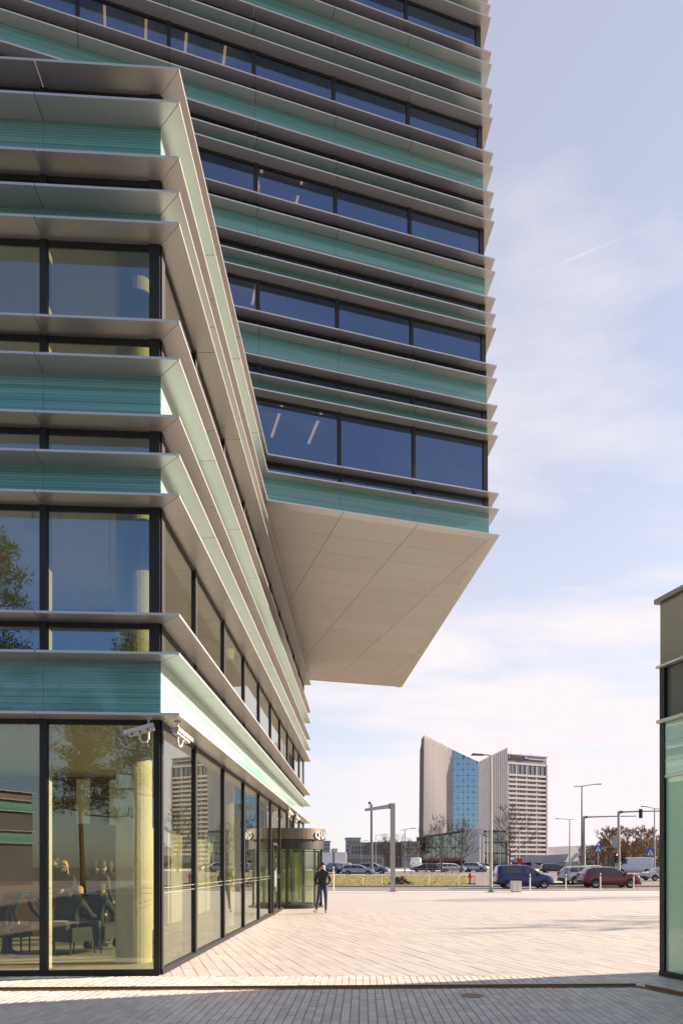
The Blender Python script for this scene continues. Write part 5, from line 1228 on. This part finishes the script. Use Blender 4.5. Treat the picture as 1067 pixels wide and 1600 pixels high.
O('table_top', MB().lathe([(0, .60), (.42, .60), (.42, .63), (0, .63)], c0, 28, closed=False), M['dmetal'], t, False); O('stem', MB().tube([(0, 0, .02), (0, 0, .60)], .03, 8), M['dmetal'], t, False); O('foot', MB().lathe([(0, 0), (.24, 0), (.24, .015), (0, .02)], c0, 20, closed=False), M['dmetal'], t, False)
t = thing('paper_sheet', 'white papers lying on the low table', 'paper', (Xh(90, 12.95), 12.95, .635)); O('sheet', MB().box(-.15, .15, -.1, .1, 0, .004), M['white'], t, False); O('sheet', MB().box(-.05, .2, -.16, .02, .0045, .008), M['white'], t, False)
t = thing('stool', 'black box stool on thin legs beside the bending man', 'stool', (Xh(20, 13.4), 13.4, .004))
O('cushion', MB().box(-.28, .28, -.22, .22, .30, .52), M['cblack'], t, False)
for sx in (-1, 1):
    for sy in (-1, 1): O('leg', MB().tube([(sx * .24, sy * .18, 0), (sx * .24, sy * .18, .30)], .016, 6), M['dmetal'], t, False)
t = thing('partition', 'orange wooden partition behind the bending man', 'partition', (Xh(30, 16.5), 16.5, .004)); O('panel', MB().box(-1.5, .55, 0, .06, 0, 1.28), mat('orange_wood', (0.42, 0.18, 0.04), 0.5), t, False); O('cap', MB().box(-1.52, .57, -.01, .07, 1.28, 1.31), M['wood'], t, False)
# glass globe lamps on the upper floor
for i, (x, y, Y, r_) in enumerate(((51, 818, 11.9, .14), (87, 800, 12.3, .14), (171, 936, 13.4, .16))):
    p = P(x, y, Y); t = thing('globe_lamp', ('clear glass globe lamp behind the left window', 'clear glass globe lamp under the ceiling right of the mullion', 'clear glass globe lamp hanging low by the column')[i], 'lamp', tuple(p), 0, 'glass globe lamps upstairs')
    O('globe', MB().lathe([(r_ * math.sin(R(a)), -r_ * math.cos(R(a))) for a in range(0, 181, 15)], c0, 20, closed=False), M['clear'], t, False, True); O('cord', MB().tube([(0, 0, r_), (0, 0, F8 + .05 - p.z)], .006, 5), M['black'], t, False); O('socket', MB().tube([(0, 0, r_ * .5), (0, 0, r_ + .03)], .025, 8), M['alu'], t, False)

# ------------------------------------------------------------------ what stands behind the camera and shows in the front glass
M['needle'] = mat('pine_needles', (0.045, 0.07, 0.03), 0.8, 0, 0.45, 1.5); M['pbark'] = mat('pine_bark', (0.10, 0.06, 0.04), 0.9, 0, 0.3, 4)
def pine(seed, h, cb_, cr, loc, label):
    rr = random.Random(seed); t = thing('pine_tree', label, 'tree', tuple(loc), 0, 'pines reflected in the front glass'); tk = MB(); fl = MB()
    pts = [Vector((rr.uniform(-.1, .1) * k, rr.uniform(-.1, .1) * k, h * .95 * k / 6)) for k in range(7)]; pts[0] = Vector((0, 0, 0)); tk.tube(pts, [.17 * (1 - .8 * k / 6) for k in range(7)], 8)
    for k in range(34):
        f = cb_ + (1 - cb_) * (k / 33); z = h * .93 * f; p = pts[0].lerp(pts[-1], f); a = k * 2.4 + rr.uniform(-.3, .3); L = cr * (1.15 - .85 * (f - cb_) / (1 - cb_)) * rr.uniform(.7, 1.1)
        e = p + Vector((math.cos(a) * L, math.sin(a) * L, rr.uniform(-.1, .5))); tk.tube([p, p.lerp(e, .5) + Vector((0, 0, -.1)), e], [.06, .04, .015], 5, cap=False)
        for j in range(7):
            q = p.lerp(e, .35 + .65 * rr.random()) + Vector((rr.gauss(0, .28), rr.gauss(0, .28), rr.gauss(0, .16)))
            for n in range(42):
                v = Vector((rr.gauss(0, 1), rr.gauss(0, 1), rr.gauss(.2, .7))); v = v.normalized() * rr.uniform(.10, .42); o_ = q + v; w_ = v.cross(Vector((rr.uniform(-1, 1), rr.uniform(-1, 1), 1))).normalized() * .035
                fl.face([tuple(o_ - w_), tuple(o_ + w_), tuple(o_ + v.normalized() * .22)])
    O('trunk', tk, M['pbark'], t, False); O('crown', fl, M['needle'], t, False)
pine(31, 11.2, .42, 2.2, (-10.9, -18, 0), 'pine tree reflected in the ground floor glass between mullion and column')
pine(32, 13.8, .40, 2.3, (-7.3, -14, 0), 'pine tree reflected in the glass by the column')
pine(33, 17.5, .50, 3.2, (-13.6, -12, 0), 'tall pine tree reflected at the left picture edge')
rb_ = thing('opposite_building', 'banded green glass building reflected at the lower left window', 'office building', (-30, -30, 0))
BA, BB = Vector((-44, -8)), Vector((-21, -42)); bu = (BB - BA).normalized(); bn_ = Vector((-bu.y, bu.x)); bn_ = bn_ if bn_.x > 0 else -bn_
def bq(z0, z1, off, th, nm, mt): O(nm, MB().prism([tuple(BA + bn_ * off), tuple(BB + bn_ * off), tuple(BB + bn_ * (off - th)), tuple(BA + bn_ * (off - th))], z0, z1), mt, rb_)
for z0, z1, k in ((0, 3.6, 'g'), (3.6, 4.6, 'b'), (4.6, 6.3, 'g'), (6.3, 7.2, 'b'), (7.2, 7.9, 'd')):
    bq(z0, z1, 0, 12, {'g': 'glazing', 'b': 'green_band', 'd': 'parapet'}[k], {'g': M['wpane'], 'b': M['band'], 'd': M['taupe']}[k])
for z in (3.55, 4.6, 6.25, 7.2, 7.9): bq(z, z + .05, .4, .41, 'fin', M['fin'])
